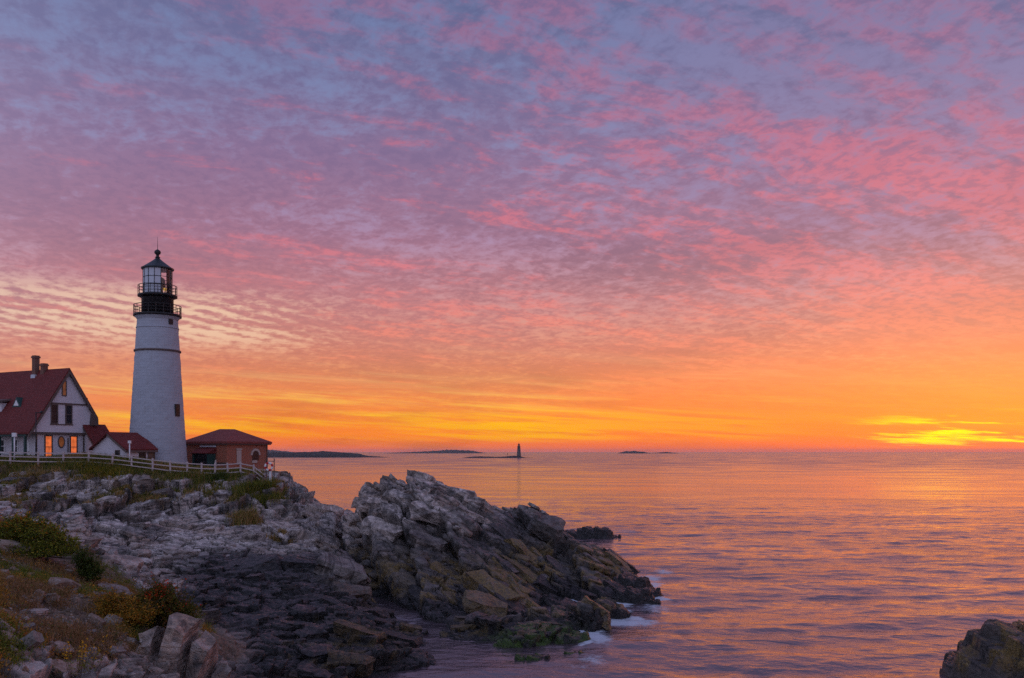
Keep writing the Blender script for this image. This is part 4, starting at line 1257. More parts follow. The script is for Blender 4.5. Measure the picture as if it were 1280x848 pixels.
M = dict(
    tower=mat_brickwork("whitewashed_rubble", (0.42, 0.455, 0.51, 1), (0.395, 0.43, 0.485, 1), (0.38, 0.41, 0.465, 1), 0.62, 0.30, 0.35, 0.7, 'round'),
    black=simple_mat("black_iron", (0.018, 0.017, 0.018), 0.45, 0.3, 3, 0.2, 30),
    iron=simple_mat("dark_iron_rail", (0.03, 0.028, 0.028), 0.5, 0.3, 3),
    panel=simple_mat("white_lantern_panel", (0.52, 0.56, 0.62), 0.4, 0.06, 3),
    copper=simple_mat("dark_roof_metal", (0.022, 0.030, 0.034), 0.42, 0.3, 3, 0.2, 20),
    glass=mat_glass("lantern_glass"),
    lens=simple_mat("lens_brass", (0.12, 0.08, 0.04), 0.3, 0.3, 5),
    lamp=mat_glow("lamp_glow", (1.0, 0.55, 0.10, 1), 0.9),
    board=mat_boards("white_clapboard", (0.66, 0.62, 0.66, 1)),
    white=simple_mat("white_paint", (0.78, 0.77, 0.78), 0.55, 0.08, 4),
    trim=simple_mat("brown_grey_trim", (0.12, 0.085, 0.075), 0.6, 0.2, 4),
    green=simple_mat("dark_green_paint", (0.020, 0.060, 0.055), 0.55, 0.2, 4),
    red_roof=mat_shingle("red_shingle", (0.205, 0.034, 0.030, 1), (0.150, 0.024, 0.023, 1)),
    brick_roof=mat_shingle("faded_red_shingle", (0.30, 0.075, 0.062, 1), (0.24, 0.058, 0.05, 1)),
    brick=mat_brickwork("red_brick", (0.50, 0.115, 0.055, 1), (0.40, 0.088, 0.042, 1), (0.30, 0.19, 0.14, 1), 0.24, 0.085, 0.5, 0.85),
    chim=mat_brickwork("chimney_brick", (0.22, 0.075, 0.05, 1), (0.17, 0.055, 0.04, 1), (0.2, 0.14, 0.11, 1), 0.24, 0.085, 0.5, 0.85),
    glow=mat_glow("lit_window", (1.0, 0.20, 0.055, 1), 0.8),
    glow2=mat_glow("dim_window", (1.0, 0.30, 0.10, 1), 0.14),
    darkglass=simple_mat("dark_window", (0.02, 0.020, 0.026), 0.22, 0.2, 2, spec=0.25),
    wood=simple_mat("weathered_rail", (0.52, 0.43, 0.42), 0.85, 0.35, 5, 0.5, 30),
    pale=simple_mat("pale_stone", (0.48, 0.40, 0.36), 0.8, 0.15, 4, 0.4, 20),
    red=simple_mat("life_ring_red", (0.55, 0.03, 0.035), 0.5, 0.1, 4),
    gold=simple_mat("blind", (0.16, 0.10, 0.07), 0.6, 0.2, 3),
)


# ------------------------------------------------------------------ lighthouse
def build_lighthouse():
    Y0 = 97.0; X0 = (197.0 - 640) / F * Y0
    zb = 8.95
    K = Y0 / F
    zz = lambda v: EYE + (565 - v) * K - zb
    face = math.atan2(-Y0, -X0)                      # bearing from the tower to the viewpoint
    root = thing("lighthouse", "tall white round stone lighthouse with black lantern on the headland", 'lighthouse', (X0, Y0, zb))
    rnd = random.Random(3)
    # shaft, slightly uneven courses
    top = zz(397); prof = []
    n = 120
    for i in range(n + 1):
        t = i / n
        r = 3.22 + (2.10 - 3.22) * (t ** 0.86)
        prof.append((r - (0.012 if i % 2 else 0.0), -0.4 + (top + 0.4) * t))
    jit = {}
    def j(k, i):
        key = (k // 2, (i + (k // 2) % 2) // 2)
        if key not in jit:
            jit[key] = rnd.gauss(0, 0.012)
        return jit[key]
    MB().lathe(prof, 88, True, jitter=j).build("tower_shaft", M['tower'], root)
    rad = lambda z: 3.22 + (2.10 - 3.22) * (max(0, (z + 0.4) / (top + 0.4)) ** 0.86)
    for v, h, d, mt in ((440, 0.22, 0.13, 'trim'), (411.5, 0.10, 0.06, 'tower')):
        z = zz(v); r = rad(z)
        MB().lathe([(r + .005, z - h / 2), (r + d, z - h / 2 + .02), (r + d, z + h / 2 - .02), (r + .005, z + h / 2)], 88).build("string_course", M[mt], root)
    # flare under the gallery
    z = top
    MB().lathe([(2.06, z - 0.55), (2.14, z - 0.3), (2.38, z - 0.02), (2.40, z)], 72).build("cornice", M['tower'], root)
    # windows of the shaft
    for (ang, v, w, h) in ((47, 514, 0.50, 1.15), (38, 404.5, 0.34, 0.42)):
        z = zz(v); r = rad(z); a = face + math.radians(ang)
        e = link("window", MB().box(-w / 2 - .09, w / 2 + .09, -0.10, 0.09, -h / 2 - .09, h / 2 + .09).build("tmp", M['iron']).data, None, root)
        bpy.data.objects.remove(bpy.data.objects["tmp"])
        e.matrix_local = Matrix.Translation((r * math.cos(a), r * math.sin(a), z)) @ Matrix.Rotation(a - math.pi / 2, 4, 'Z')
        MB().box(-w / 2, w / 2, 0.06, 0.10, -h / 2, h / 2).build("pane", M['darkglass'], e)
    def gallery(zd, r, th, hgt, posts, rails):
        MB().lathe([(r - .35, zd - th - .16), (r - .06, zd - th), (r, zd - th), (r, zd), (r - .04, zd + .015)], 64).build("gallery_deck", M['black'], root)
        rr = r - 0.06
        ro = None
        for k in reversed(range(rails)):
            zr = zd + hgt * (k + 1) / rails
            th = 0.028 if k < rails - 1 else 0.04
            ring = MB()
            vs = [((rr + th * math.cos(j * math.pi / 3)) * math.cos(i * math.pi / 24), (rr + th * math.cos(j * math.pi / 3)) * math.sin(i * math.pi / 24), zr + th * math.sin(j * math.pi / 3)) for i in range(48) for j in range(6)]
            fs = [(i * 6 + j, i * 6 + (j + 1) % 6, ((i + 1) % 48) * 6 + (j + 1) % 6, ((i + 1) % 48) * 6 + j) for i in range(48) for j in range(6)]
            ob = ring.add(vs, fs, True).build("railing" if ro is None else "rail", M['iron'], ro or root)
            ro = ro or ob
        pm = MB().bar((0, 0, 0), (0, 0, hgt), 0.033, 6).build("railing_post", M['iron'], ro)
        for i in range(posts):
            a = 2 * math.pi * i / posts
            p = pm if i == 0 else pm.copy()
            if i:
                COL.objects.link(p); p.parent = ro
            p.location = (rr * math.cos(a), rr * math.sin(a), zd)
    z1 = zz(394.5)
    gallery(z1, 2.50, 0.22, 0.98, 20, 3)
    z2 = zz(370)
    # watch room
    MB().lathe([(1.66, z1), (1.66, z2 - .3), (1.72, z2 - .25)], 48).build("watch_room", M['black'], root)
    gallery(z2, 2.06, 0.20, 1.0, 16, 3)
    # lantern
    zl0, zl1 = z2, zz(338)
    R = 1.50; NS = 14
    zs = zl0 + 0.12
    MB().lathe([(R + .05, zl0), (R + .05, zs), (R, zs + .03)], 42).build("lantern_sill", M['black'], root)
    fr = MB()
    for i in range(NS):
        a = face + 2 * math.pi * (i + 0.5) / NS
        fr.bar((R * math.cos(a), R * math.sin(a), zs), (R * math.cos(a), R * math.sin(a), zl1), 0.035, 5)
        b = face + 2 * math.pi * (i + 1.5) / NS
        for k in range(0, 4):
            zr = zs + (zl1 - zs) * k / 3
            fr.bar((R * math.cos(a), R * math.sin(a), zr), (R * math.cos(b), R * math.sin(b), zr), 0.03, 5)
    lant = fr.build("lantern_frame", M['black'], root)
    for i in range(NS):
        a = face + 2 * math.pi * (i + 0.5) / NS; b = face + 2 * math.pi * (i + 1.5) / NS
        mid = (math.degrees((a + b) / 2 - face) + 180) % 360 - 180    # + is to the right of the viewer
        blank = -118 < mid < 20
        q = R - 0.02
        a += 0.004; b -= 0.004
        nm, mt = ("blind_panel", 'panel') if blank else ("pane", 'glass')
        w = MB()
        w.hexa([(q * math.cos(a), q * math.sin(a), zs), (q * math.cos(b), q * math.sin(b), zs), ((q - .03) * math.cos(b), (q - .03) * math.sin(b), zs), ((q - .03) * math.cos(a), (q - .03) * math.sin(a), zs),
                (q * math.cos(a), q * math.sin(a), zl1), (q * math.cos(b), q * math.sin(b), zl1), ((q - .03) * math.cos(b), (q - .03) * math.sin(b), zl1), ((q - .03) * math.cos(a), (q - .03) * math.sin(a), zl1)])
        w.build(nm, M[mt], lant)
    # light inside: pedestal, lens drum, small lamp glow
    e = (R * 0.22)
    ex, ey = e * math.cos(face + 1.2), e * math.sin(face + 1.2)
    MB().lathe([(0.30, zl0), (0.24, zs + .5), (0.42, zs + .62), (0.50, zs + .8), (0.50, zs + 1.55), (0.36, zs + 1.75), (.1, zs + 1.9)], 20, cx=ex, cy=ey).build("lens", M['lens'], root)
    MB().lathe([(0.05, zs + .30), (0.17, zs + .38), (0.17, zs + .58), (0.05, zs + .66)], 14, cx=R * .62 * math.cos(face + .95), cy=R * .62 * math.sin(face + .95)).build("lamp", M['lamp'], root)
    # roof
    zr = zl1
    rf = MB().lathe([(1.46, zr - .02), (1.70, zr + .02), (1.72, zr + .14), (1.55, zr + .22), (1.0, zr + .62), (.5, zr + 1.0), (.26, zr + 1.22), (.22, zr + 1.3)], 28, False).build("lantern_roof", M['copper'], root)
    zt = zr + 1.3
    MB().lathe([(.14, zt), (.30, zt + .06), (.16, zt + .16), (.16, zt + .34), (.30, zt + .46), (.36, zt + .62), (.30, zt + .78), (.14, zt + .9), (.03, zt + .96)], 20).build("ventilator_ball", M['black'], rf)
    MB().bar((0, 0, zt + .9), (0, 0, zt + 2.35), 0.035, 5, 0.012).build("lightning_rod", M['iron'], rf)


build_lighthouse()


def add_window(root, plane, x, z, w, h, pane, rail=True, depth=0.0, fmat='trim', fw=0.10, name="window", cols=1):
    """plane 'y-': set in a wall facing -y at y=depth;  'x-': wall facing -x at x=depth;  'x+' : facing +x"""
    def mk(name, a0, a1, d0, d1, z0, z1, mat, parent):
        b = MB()
        if plane == 'y-':
            b.box(a0, a1, depth - d1, depth - d0, z0, z1)
        elif plane == 'x-':
            b.box(depth - d1, depth - d0, a0, a1, z0, z1)
        else:
            b.box(depth + d0, depth + d1, a0, a1, z0, z1)
        return b.build(name, mat, parent)
    fr = MB()
    def fb(a0, a1, z0, z1):
        if plane == 'y-':
            fr.box(a0, a1, depth - .07, depth + .04, z0, z1)
        elif plane == 'x-':
            fr.box(depth - .07, depth + .04, a0, a1, z0, z1)
        else:
            fr.box(depth - .04, depth + .07, a0, a1, z0, z1)
    fb(x - w / 2 - fw, x - w / 2, z - h / 2, z + h / 2)
    fb(x + w / 2, x + w / 2 + fw, z - h / 2, z + h / 2)
    fb(x - w / 2 - fw, x + w / 2 + fw, z + h / 2, z + h / 2 + fw)
    fb(x - w / 2 - fw, x + w / 2 + fw, z - h / 2 - fw, z - h / 2)
    if rail:
        fb(x - w / 2, x + w / 2, z - .03, z + .03)
    for c in range(1, cols):
        xx = x - w / 2 + w * c / cols
        fb(xx - .02, xx + .02, z - h / 2, z - .03)
        fb(xx - .02, xx + .02, z + .03, z + h / 2)
    f = fr.build(name, M[fmat], root)
    mk("pane", x - w / 2, x + w / 2, 0.005, 0.02, z - h / 2, z + h / 2, M[pane], f)
    return f


AX = math.radians(62.6)            # all the keeper's buildings share one orientation


# ------------------------------------------------------------------ keeper's house
def build_house():
    Y0 = 94.0
    zb = 9.95
    root = thing("keepers_house", "white gabled keeper's house with steep red roof and lit windows", 'house', ((83 - 640) / F * Y0, Y0, zb), AX)
    S = 1.5; RZ = 9.85; XL = -4.62; XR = 3.45; L = 17.0
    roofz = lambda x: RZ - S * abs(x)
    # walls
    w = MB()
    w.prism([(-3.45, -0.3), (3.0, -0.3), (3.0, 2.9), (-3.45, 2.9)], 0.0, L - .2)
    w.build("ground_floor_wall", M['board'], root)
    up = MB()
    up.prism([(-4.45, 3.0), (3.0, 3.0), (3.0, roofz(3.0) - .12), (0, RZ - .12), (-4.45, roofz(-4.45) - .05)], -0.22, L - .3)
    up.build("gable_wall", M['board'], root)
    # belts and corner boards
    b = MB().box(-4.5, 3.08, -0.30, -0.225, 2.84, 3.06).build("belt_board", M['trim'], root)
    MB().box(-2.30, 2.30, -0.29, -0.225, 6.02, 6.20).build("belt_board", M['trim'], root)
    MB().box(-2.05, 0.62, -0.29, -0.225, 3.84, 3.96).build("sill_band", M['trim'], root)
    for x in (2.05, 2.95, -3.42):
        MB().box(x - .07, x + .07, -0.06, -0.003, -0.2, 2.84).build("corner_board", M['trim'], root)
    MB().bar((0.12, -0.12, 0), (0.12, -0.12, 2.5), .06, 6).build("downpipe", M['trim'], root)
    # roof: two slopes and the boards along the gable
    for sgn, xe in ((-1, XL), (1, XR)):
        t = 0.20
        ze = roofz(xe)
        MB().prism([(0, RZ + .10), (xe, ze + .10), (xe, ze + .10 - t), (0, RZ + .10 - t)], -0.55, L).build("roof", M['red_roof'], root)
        MB().prism([(0.0, RZ - .105), (xe, ze - .105), (xe, ze - .52), (0.0, RZ - .52)], -0.60, -0.42).build("bargeboard", M['trim'], root)
    MB().prism([(2.75, roofz(2.75) - .54), (XR, roofz(XR) - .54), (XR + .05, roofz(XR) - .78), (2.6, roofz(XR) - .78)], -0.60, 0.9).build("eave_return", M['trim'], root)
    # windows in the gable
    add_window(root, 'y-', -0.43, 7.75, 0.36, 1.45, 'glow2', False, -0.225)
    add_window(root, 'y-', -1.56, 4.98, 0.62, 1.86, 'darkglass', True, -0.225)
    add_window(root, 'y-', 0.10, 4.98, 0.62, 1.86, 'darkglass', True, -0.225)
    add_window(root, 'y-', -2.08, 1.52, 0.66, 2.2, 'glow', True, -0.005, fw=.13)["label"] = "tall window glowing orange"
    add_window(root, 'y-', 0.84, 1.52, 0.66, 2.2, 'glow', True, -0.005, fw=.13)["label"] = "tall window glowing orange"
    ov = MB()
    n = 28
    for i in range(n):
        a, c = 2 * math.pi * i / n, 2 * math.pi * (i + 1) / n
        ov.hexa([(-.62 + .30 * math.cos(a), -.09, 2.05 + .52 * math.sin(a)), (-.62 + .30 * math.cos(c), -.09, 2.05 + .52 * math.sin(c)), (-.62 + .40 * math.cos(c), -.09, 2.05 + .63 * math.sin(c)), (-.62 + .40 * math.cos(a), -.09, 2.05 + .63 * math.sin(a)),
                 (-.62 + .30 * math.cos(a), -.003, 2.05 + .52 * math.sin(a)), (-.62 + .30 * math.cos(c), -.003, 2.05 + .52 * math.sin(c)), (-.62 + .40 * math.cos(c), -.003, 2.05 + .63 * math.sin(c)), (-.62 + .40 * math.cos(a), -.003, 2.05 + .63 * math.sin(a))])
    o = ov.build("oval_window", M['trim'], root)
    MB().prism([(-.62 + .31 * math.cos(2 * math.pi * i / n), 2.05 + .53 * math.sin(2 * math.pi * i / n)) for i in range(n)], -0.04, -0.01).build("pane", M['glow2'], o)
    # chimneys
    for (x, y, s, z1) in ((-0.25, 4.75, 0.27, 11.5), (-0.1, 3.55, 0.27, 10.6)):
        c = MB().box(x - s, x + s, y - s, y + s, RZ - 1.2, z1).build("chimney", M['chim'], root)
        MB().box(x - s - .07, x + s + .07, y - s - .07, y + s + .07, z1 - .28, z1 - .10).build("chimney_cap", M['chim'], c)
    MB().box(-0.62, 0.1, 4.4, 5.1, RZ - .95, RZ - .45).build("flashing", M['panel'], root)
    # small triangular vent and a shed dormer on the near slope, a dormer on the far slope
    xv, yv = -2.5, 4.2
    zv = roofz(xv)
    vt = MB().prism([(yv - .75, zv - .35), (yv + .75, zv - .35), (yv, zv + .72)], xv - .32, xv + 1.1, 'x').build("roof_vent", M['green'], root)
    MB().prism([(yv - .42, zv - .2), (yv + .42, zv - .2), (yv, zv + .42)], xv - .36, xv - .325, 'x').build("vent_panel", M['white'], vt)
    d = MB().box(-3.1, -1.2, 6.3, 9.0, roofz(-3.1) - .2, roofz(-3.1) + 1.05).build("dormer", M['board'], root)
    MB().hexa([(-3.5, 6.0, roofz(-3.1) + 1.06), (-0.9, 6.0, roofz(-3.1) + 1.55), (-0.9, 9.3, roofz(-3.1) + 1.55), (-3.5, 9.3, roofz(-3.1) + 1.06),
               (-3.5, 6.0, roofz(-3.1) + 1.26), (-0.9, 6.0, roofz(-3.1) + 1.75), (-0.9, 9.3, roofz(-3.1) + 1.75), (-3.5, 9.3, roofz(-3.1) + 1.26)]).build("dormer_roof", M['trim'], d)
    d = MB().box(1.2, 2.75, 0.9, 2.6, roofz(2.7) - .2, roofz(2.7) + .95).build("dormer", M['board'], root)
    MB().box(1.0, 3.1, 0.7, 2.8, roofz(2.7) + .955, roofz(2.7) + 1.15).build("dormer_roof", M['trim'], d)
    # porch under the long slope
    for k, yp in enumerate((0.35, 2.3, 4.6, 6.9, 9.2, 11.5)):
        MB().box(-4.50, -4.28, yp - .11, yp + .11, -0.3, 2.62).build("porch_post", M['green'], root)
    MB().box(-4.52, -4.26, 0.0, 12.0, 2.625, 2.92).build("porch_beam", M['green'], root)
    MB().box(-4.55, -3.46, -0.02, 12.0, -0.25, 0.12).build("porch_floor", M['pale'], root)
    for y0, y1 in ((0.46, 2.19), (2.41, 4.49), (4.71, 6.79), (6.99, 9.09)):
        MB().box(-4.42, -4.36, y0, y1, 0.85, 0.95).build("porch_rail", M['white'], root)
    for yp in (3.4, 5.6, 8.0):
        add_window(root, 'x-', yp, 1.6, 0.75, 1.3, 'darkglass', True, -3.455, fmat='white')
    dr = MB().prism([(1.0, 0.13), (1.95, 0.13), (1.95, 1.75), (1.84, 2.05), (1.475, 2.2), (1.11, 2.05), (1.0, 1.75)], -3.50, -3.455, 'x').build("arched_door", M['white'], root)
    MB().box(-3.53, -3.502, 1.08, 1.14, 1.0, 1.1).build("door_handle", M['black'], dr)


build_house()


def gable_shed(name, label, ridge_right, length, half, wall_h, drop, floor):
    """small gabled building; ridge along local x, its front slope faces -y"""
    x, y, z = ridge_right
    root = thing(name, label, 'building', (x, y, floor), AX)
    rz = z - floor
    ez = rz - drop
    k = drop / half
    MB().prism([(-half + .25, -0.4), (half - .25, -0.4), (half - .25, ez + .25 * k - .16), (0, rz - .16), (-half + .25, ez + .25 * k - .16)], -length + .15, -0.15, 'x').build("wall", M['board'], root)
    for sg in (-1, 1):
        MB().prism([(0, rz), (sg * half, ez), (sg * half, ez - .15), (0, rz - .15)], -length - .2, 0.05, 'x').build("roof", M['red_roof'], root)
    MB().prism([(0, rz - .155), (-half, ez - .155), (-half, ez - .42), (0, rz - .42)], -length - .22, -length - .1, 'x').build("bargeboard", M['trim'], root)
    MB().box(-length, 0, -half - .04, -half + .10, ez - .36, ez - .16).build("eave_board", M['trim'], root)
    return root, ez, half


p = at(131, 531, 98.0)
r1_, e1_, h1_ = gable_shed("link_building", "low white link building with red roof right behind the keeper's house", tuple(p), 2.6, 2.2, 2.0, 2.5, 9.9)
for x, pane, w in ((-1.9, 'glow2', .55), (-0.7, 'darkglass', .7)):
    add_window(r1_, 'y-', x, 0.85, w, 1.5, pane, True, -h1_ + .245)
p = at(174, 541, 94.6)
r2_, e2_, h2_ = gable_shed("entry_building", "small white red-roofed building against the foot of the lighthouse", tuple(p), 3.8, 2.85, 1.8, 1.75, 9.5)
MB().box(-2.2, -1.35, -h2_ + .19, -h2_ + .245, -0.1, 1.65).build("doorway", M['black'], r2_)
add_window(r2_, 'y-', -0.65, 0.9, 0.7, 1.35, 'gold', True, -h2_ + .245)
add_window(r2_, 'x-', -1.2, 1.3, 0.5, 0.5, 'darkglass', False, -3.65)


# ------------------------------------------------------------------ brick fog-signal house
def build_brick():
    Yc = 99.0; Xc = (284 - 640) / F * Yc
    zb = 8.72
    away = Vector((Xc, Yc)).normalized()
    yaw = math.atan2(away.y, away.x) - math.radians(45)       # local +x runs right-back, local +y left-back
    W = 6.45; Hh = 3.15
    root = thing("brick_building", "low brick building with red hipped roof right of the lighthouse", 'building', (Xc, Yc, zb), yaw)
    MB().box(0, W, 0, W, 0.22, Hh).build("wall", M['brick'], root)
    MB().box(-.08, W + .08, -.08, W + .08, -0.8, 0.215).build("foundation", M['pale'], root)
    o = 0.38; h = 1.75
    a, b = -o, W + o
    c = W / 2; rl = 0.85
    ex, ey = c + rl * .7, c - rl * .7
    fx, fy = c - rl * .7, c + rl * .7
    v = [(a, a, Hh + .02), (b, a, Hh + .02), (b, b, Hh + .02), (a, b, Hh + .02), (a, a, Hh + .26), (b, a, Hh + .26), (b, b, Hh + .26), (a, b, Hh + .26), (ex, ey, Hh + h), (fx, fy, Hh + h)]
    f = [(3, 2, 1, 0), (0, 1, 5, 4), (1, 2, 6, 5), (2, 3, 7, 6), (3, 0, 4, 7), (4, 5, 8), (5, 6, 8), (6, 7, 9), (7, 4, 9), (4, 8, 9), (6, 9, 8)]
    MB().add(v, f).build("roof", M['brick_roof'], root)
    MB().box(a + .08, b - .08, a + .08, b - .08, Hh - .10, Hh + .015).build("eave_board", M['trim'], root)
    # porch with the dark doorway, on the left face (x = 0)
    y0, y1 = 1.75, 4.25
    pr = MB().box(-1.1, -0.001, y0, y0 + .22, 0.0, 2.0).box(-1.1, -0.001, y1 - .22, y1, 0.0, 2.0).box(-1.1, -.001, y0, y1, 2.003, 2.12).build("porch", M['green'], root)
    MB().box(-0.96, -0.012, y0 + .225, y1 - .225, 0.0, 1.99).build("doorway", M['black'], pr)
    MB().prism([(0.0, 2.72), (-1.28, 2.14), (-1.28, 2.05), (0.0, 2.05)], y0 - .12, y1 + .12).build("porch_roof", M['red_roof'], pr)
    MB().box(-0.10, -0.002, y0 - .1, y1 - .1, 2.78, 2.95).build("light_strip", M['panel'], root)
    # windows of the right face (y = 0)
    w1 = MB().box(1.45, 2.15, -0.05, -0.002, 0.95, 2.45).build("shuttered_window", M['pale'], root)
    MB().box(1.36, 2.24, -0.10, -0.003, 2.455, 2.62).build("lintel", M['pale'], w1)
    MB().box(1.36, 2.24, -0.10, -0.003, 0.80, 0.945).build("sill", M['pale'], w1)
    cx, cz, R0, R1 = 4.45, 1.85, 0.52, 0.78
    ar = MB()
    n = 14
    for i in range(n):
        p, q = math.pi * i / n, math.pi * (i + 1) / n
        ar.hexa([(cx + R0 * math.cos(p), -.07, cz + R0 * math.sin(p)), (cx + R1 * math.cos(p), -.07, cz + R1 * math.sin(p)), (cx + R1 * math.cos(q), -.07, cz + R1 * math.sin(q)), (cx + R0 * math.cos(q), -.07, cz + R0 * math.sin(q)),
                 (cx + R0 * math.cos(p), -.002, cz + R0 * math.sin(p)), (cx + R1 * math.cos(p), -.002, cz + R1 * math.sin(p)), (cx + R1 * math.cos(q), -.002, cz + R1 * math.sin(q)), (cx + R0 * math.cos(q), -.002, cz + R0 * math.sin(q))])
    aw = ar.build("arched_window", M['pale'], root)
    MB().prism([(cx - R0, 1.25), (cx + R0, 1.25)] + [(cx + R0 * math.cos(math.pi * i / n), cz + R0 * math.sin(math.pi * i / n)) for i in range(n + 1)], -.04, -.004).build("pane", M['darkglass'], aw)
    MB().box(cx - R0 - .06, cx + .2, -.09, -.003, 0.92, 1.245).build("sill", M['pale'], aw)
    MB().bar((W - .15, -.1, .2), (W - .15, -.1, Hh), .06, 6).build("downpipe", M['trim'], root)


build_brick()


# ------------------------------------------------------------------ fence along the cliff
def build_fence():
    us = [-32, -10, 13, 48, 79, 111, 140.5, 164.5, 191, 213, 234, 252, 269, 285, 301, 317, 332]
    root = thing("rail_fence", "weathered three-rail wooden fence along the cliff top", 'fence', (0, 0, 0))
    pts = []
    for u in us:
        y = 86.3 + 1.2 * min(1, max(0, u) / 111.0)
        if u > 234:
            y += (u - 234) / 98 * 1.5
        x = (u - 640) / F * y
        pts.append((x, y, float(ground(x, y))))
    # smooth the foot line so the rails run fair
    zs = [p[2] for p in pts]
    zs = [zs[i] if i in (0, len(zs) - 1) else (zs[i - 1] + 2 * zs[i] + zs[i + 1]) / 4 for i in range(len(zs))]
    rnd = random.Random(8)
    pm = MB().box(-.075, .075, -.075, .075, -0.5, 1.32).build("post", M['wood'], root)
    rm = MB().box(0, 1, -.03, .03, -.048, .048).build("rail", M['wood'], root)
    first = [True, True]
    for i, (x, y, z) in enumerate(pts):
        p = pm if i == 0 else pm.copy()
        if i:
            COL.objects.link(p); p.parent = root
        p.location = (x, y, zs[i]); p.rotation_euler = (rnd.gauss(0, .02), rnd.gauss(0, .02), rnd.gauss(0, .1))
    k = 0
    for i in range(len(pts) - 1):
        for hgt in (0.32, 0.74, 1.15):
            a = Vector((pts[i][0], pts[i][1] - .10, zs[i] + hgt)); b = Vector((pts[i + 1][0], pts[i + 1][1] - .10, zs[i + 1] + hgt + rnd.gauss(0, .015)))
            r = rm if k == 0 else rm.copy()
            if k:
                COL.objects.link(r); r.parent = root
            k += 1
            d = b - a
            r.location = a
            r.rotation_euler = (0, -math.asin(d.z / d.length), math.atan2(d.y, d.x))
            r.scale = (d.length, 1, 1)


build_fence()


def on_ground(u, y):
    x = (u - 640) / F * y
    return (x, y, float(ground(x, y)) - 0.02)


# street-lamp in front of the house, sign posts, bench, life ring
t = thing("lamp_post", "slim dark lamp post with a short arm beside the house gable", 'lamp post', on_ground(45, 88.6))
MB().bar((0, 0, -.3), (0, 0, 4.75), .07, 8, .05).build("pole", M['black'], t)
MB().bar((0, 0, 4.65), (0.62, -.1, 4.72), .04, 6).build("arm", M['black'], t)
MB().lathe([(.10, 4.60), (.20, 4.64), (.20, 4.72), (.06, 4.86)], 12, cx=.62, cy=-.1).build("lamp_head", M['black'], t)
t = thing("sign_post", "pale post with a small box head before the porch", 'post', on_ground(18, 87.4))
MB().bar((0, 0, -.3), (0, 0, 2.45), .07, 8).build("post", M['white'], t)
MB().box(-.2, .2, -.12, .12, 2.452, 2.85).build("box_head", M['white'], t)
t = thing("sign_post", "thin pale post standing before the small entry building", 'post', on_ground(162, 88.8))
MB().bar((0, 0, -.3), (0, 0, 2.1), .06, 8).build("post", M['white'], t)
MB().box(-.14, .14, -.1, .1, 2.102, 2.38).build("box_head", M['white'], t)
t = thing("bench", "dark bench standing before the brick building", 'bench', on_ground(276, 95.5), math.radians(8))
MB().box(-.55, .6, -.22, .22, .78, .90).build("seat", M['black'], t)
for x in (-.48, .3):
    MB().box(x, x + .12, -.18, .18, -.2, .778).build("leg", M['trim'], t)
t = thing("marker_post", "pale grey post left of the dark bench", 'post', on_ground(269.5, 95.2))
MB().bar((0, 0, -.2), (0, 0, 1.05), .09, 8).build("post", M['pale'], t)
MB().bar((0, 0, 1.05), (0, 0, 1.16), .11, 8, .05).build("cap", M['pale'], t)


def build_ring():
    g = on_ground(338, 88.6)
    t = thing("life_ring_post", "white post at the fence end, below the red and white life ring", 'post', g)
    MB().box(-.11, .11, -.1, .1, -.4, 1.55).build("post", M['white'], t)
    MB().bar((.33, .1, -.4), (.36, .1, 2.6), .045, 6).build("pole", M['iron'], t)
    MB().bar((-.45, .1, 2.35), (.36, .1, 2.3), .03, 6).build("crossbar", M['iron'], t)
    MB().bar((-.45, .1, -.4), (-.45, .1, 2.5), .045, 6).build("pole", M['iron'], t)
    r = thing("life_ring", "red and white life ring hanging at the fence end", 'life ring', (g[0] - .12, g[1] - .16, g[2] + 1.78))
    n, m_ = 24, 8
    seg = {True: MB(), False: MB()}
    for i in range(n):
        red = (i // 3) % 2 == 0
        vs = []
        for k in (i, i + 1):
            a = 2 * math.pi * k / n
            for j in range(m_):
                b = 2 * math.pi * j / m_
                rr = .36 + .11 * math.cos(b)
                vs.append((rr * math.cos(a), .08 * math.sin(b), rr * math.sin(a)))
        seg[red].add(vs, [(j, (j + 1) % m_, m_ + (j + 1) % m_, m_ + j) for j in range(m_)], True)
    seg[True].build("red_quarter", M['red'], r)
    seg[False].build("white_quarter", M['white'], r)


build_ring()


# ------------------------------------------------------------------ far islands and the ledge light
def island(name, u0, u1, Y, prof, depth, seed, mat):
    """low island: prof = [(t, height m)] along its length"""
    x0, x1 = (u0 - 640) / F * Y, (u1 - 640) / F * Y
    nx, ny = 160, 18
    t = np.linspace(0, 1, nx); s = np.linspace(-1, 1, ny)
    T, Sg = np.meshgrid(t, s)
    X = x0 + (x1 - x0) * T
    Hh = np.interp(T, [p[0] for p in prof], [p[1] for p in prof])
    sc = (x1 - x0)
    rough = fbm(T * sc / 22.0, Sg * depth / 22.0, 4, seed)
    cross = np.clip(1 - Sg * Sg, 0, 1) ** 0.6
    Z = (Hh * (0.9 + 0.45 * rough)) * cross - 0.8 * (1 - cross) - .3
    Yy = Y + Sg * depth
    me = mesh_from_arrays(name, np.stack([X - (x0 + x1) / 2, Yy - Y, Z], -1).reshape(-1, 3), grid_quads(*X.shape))
    return tag(link(name, me, mat, None, ((x0 + x1) / 2, Y, 0)), kind='structure')


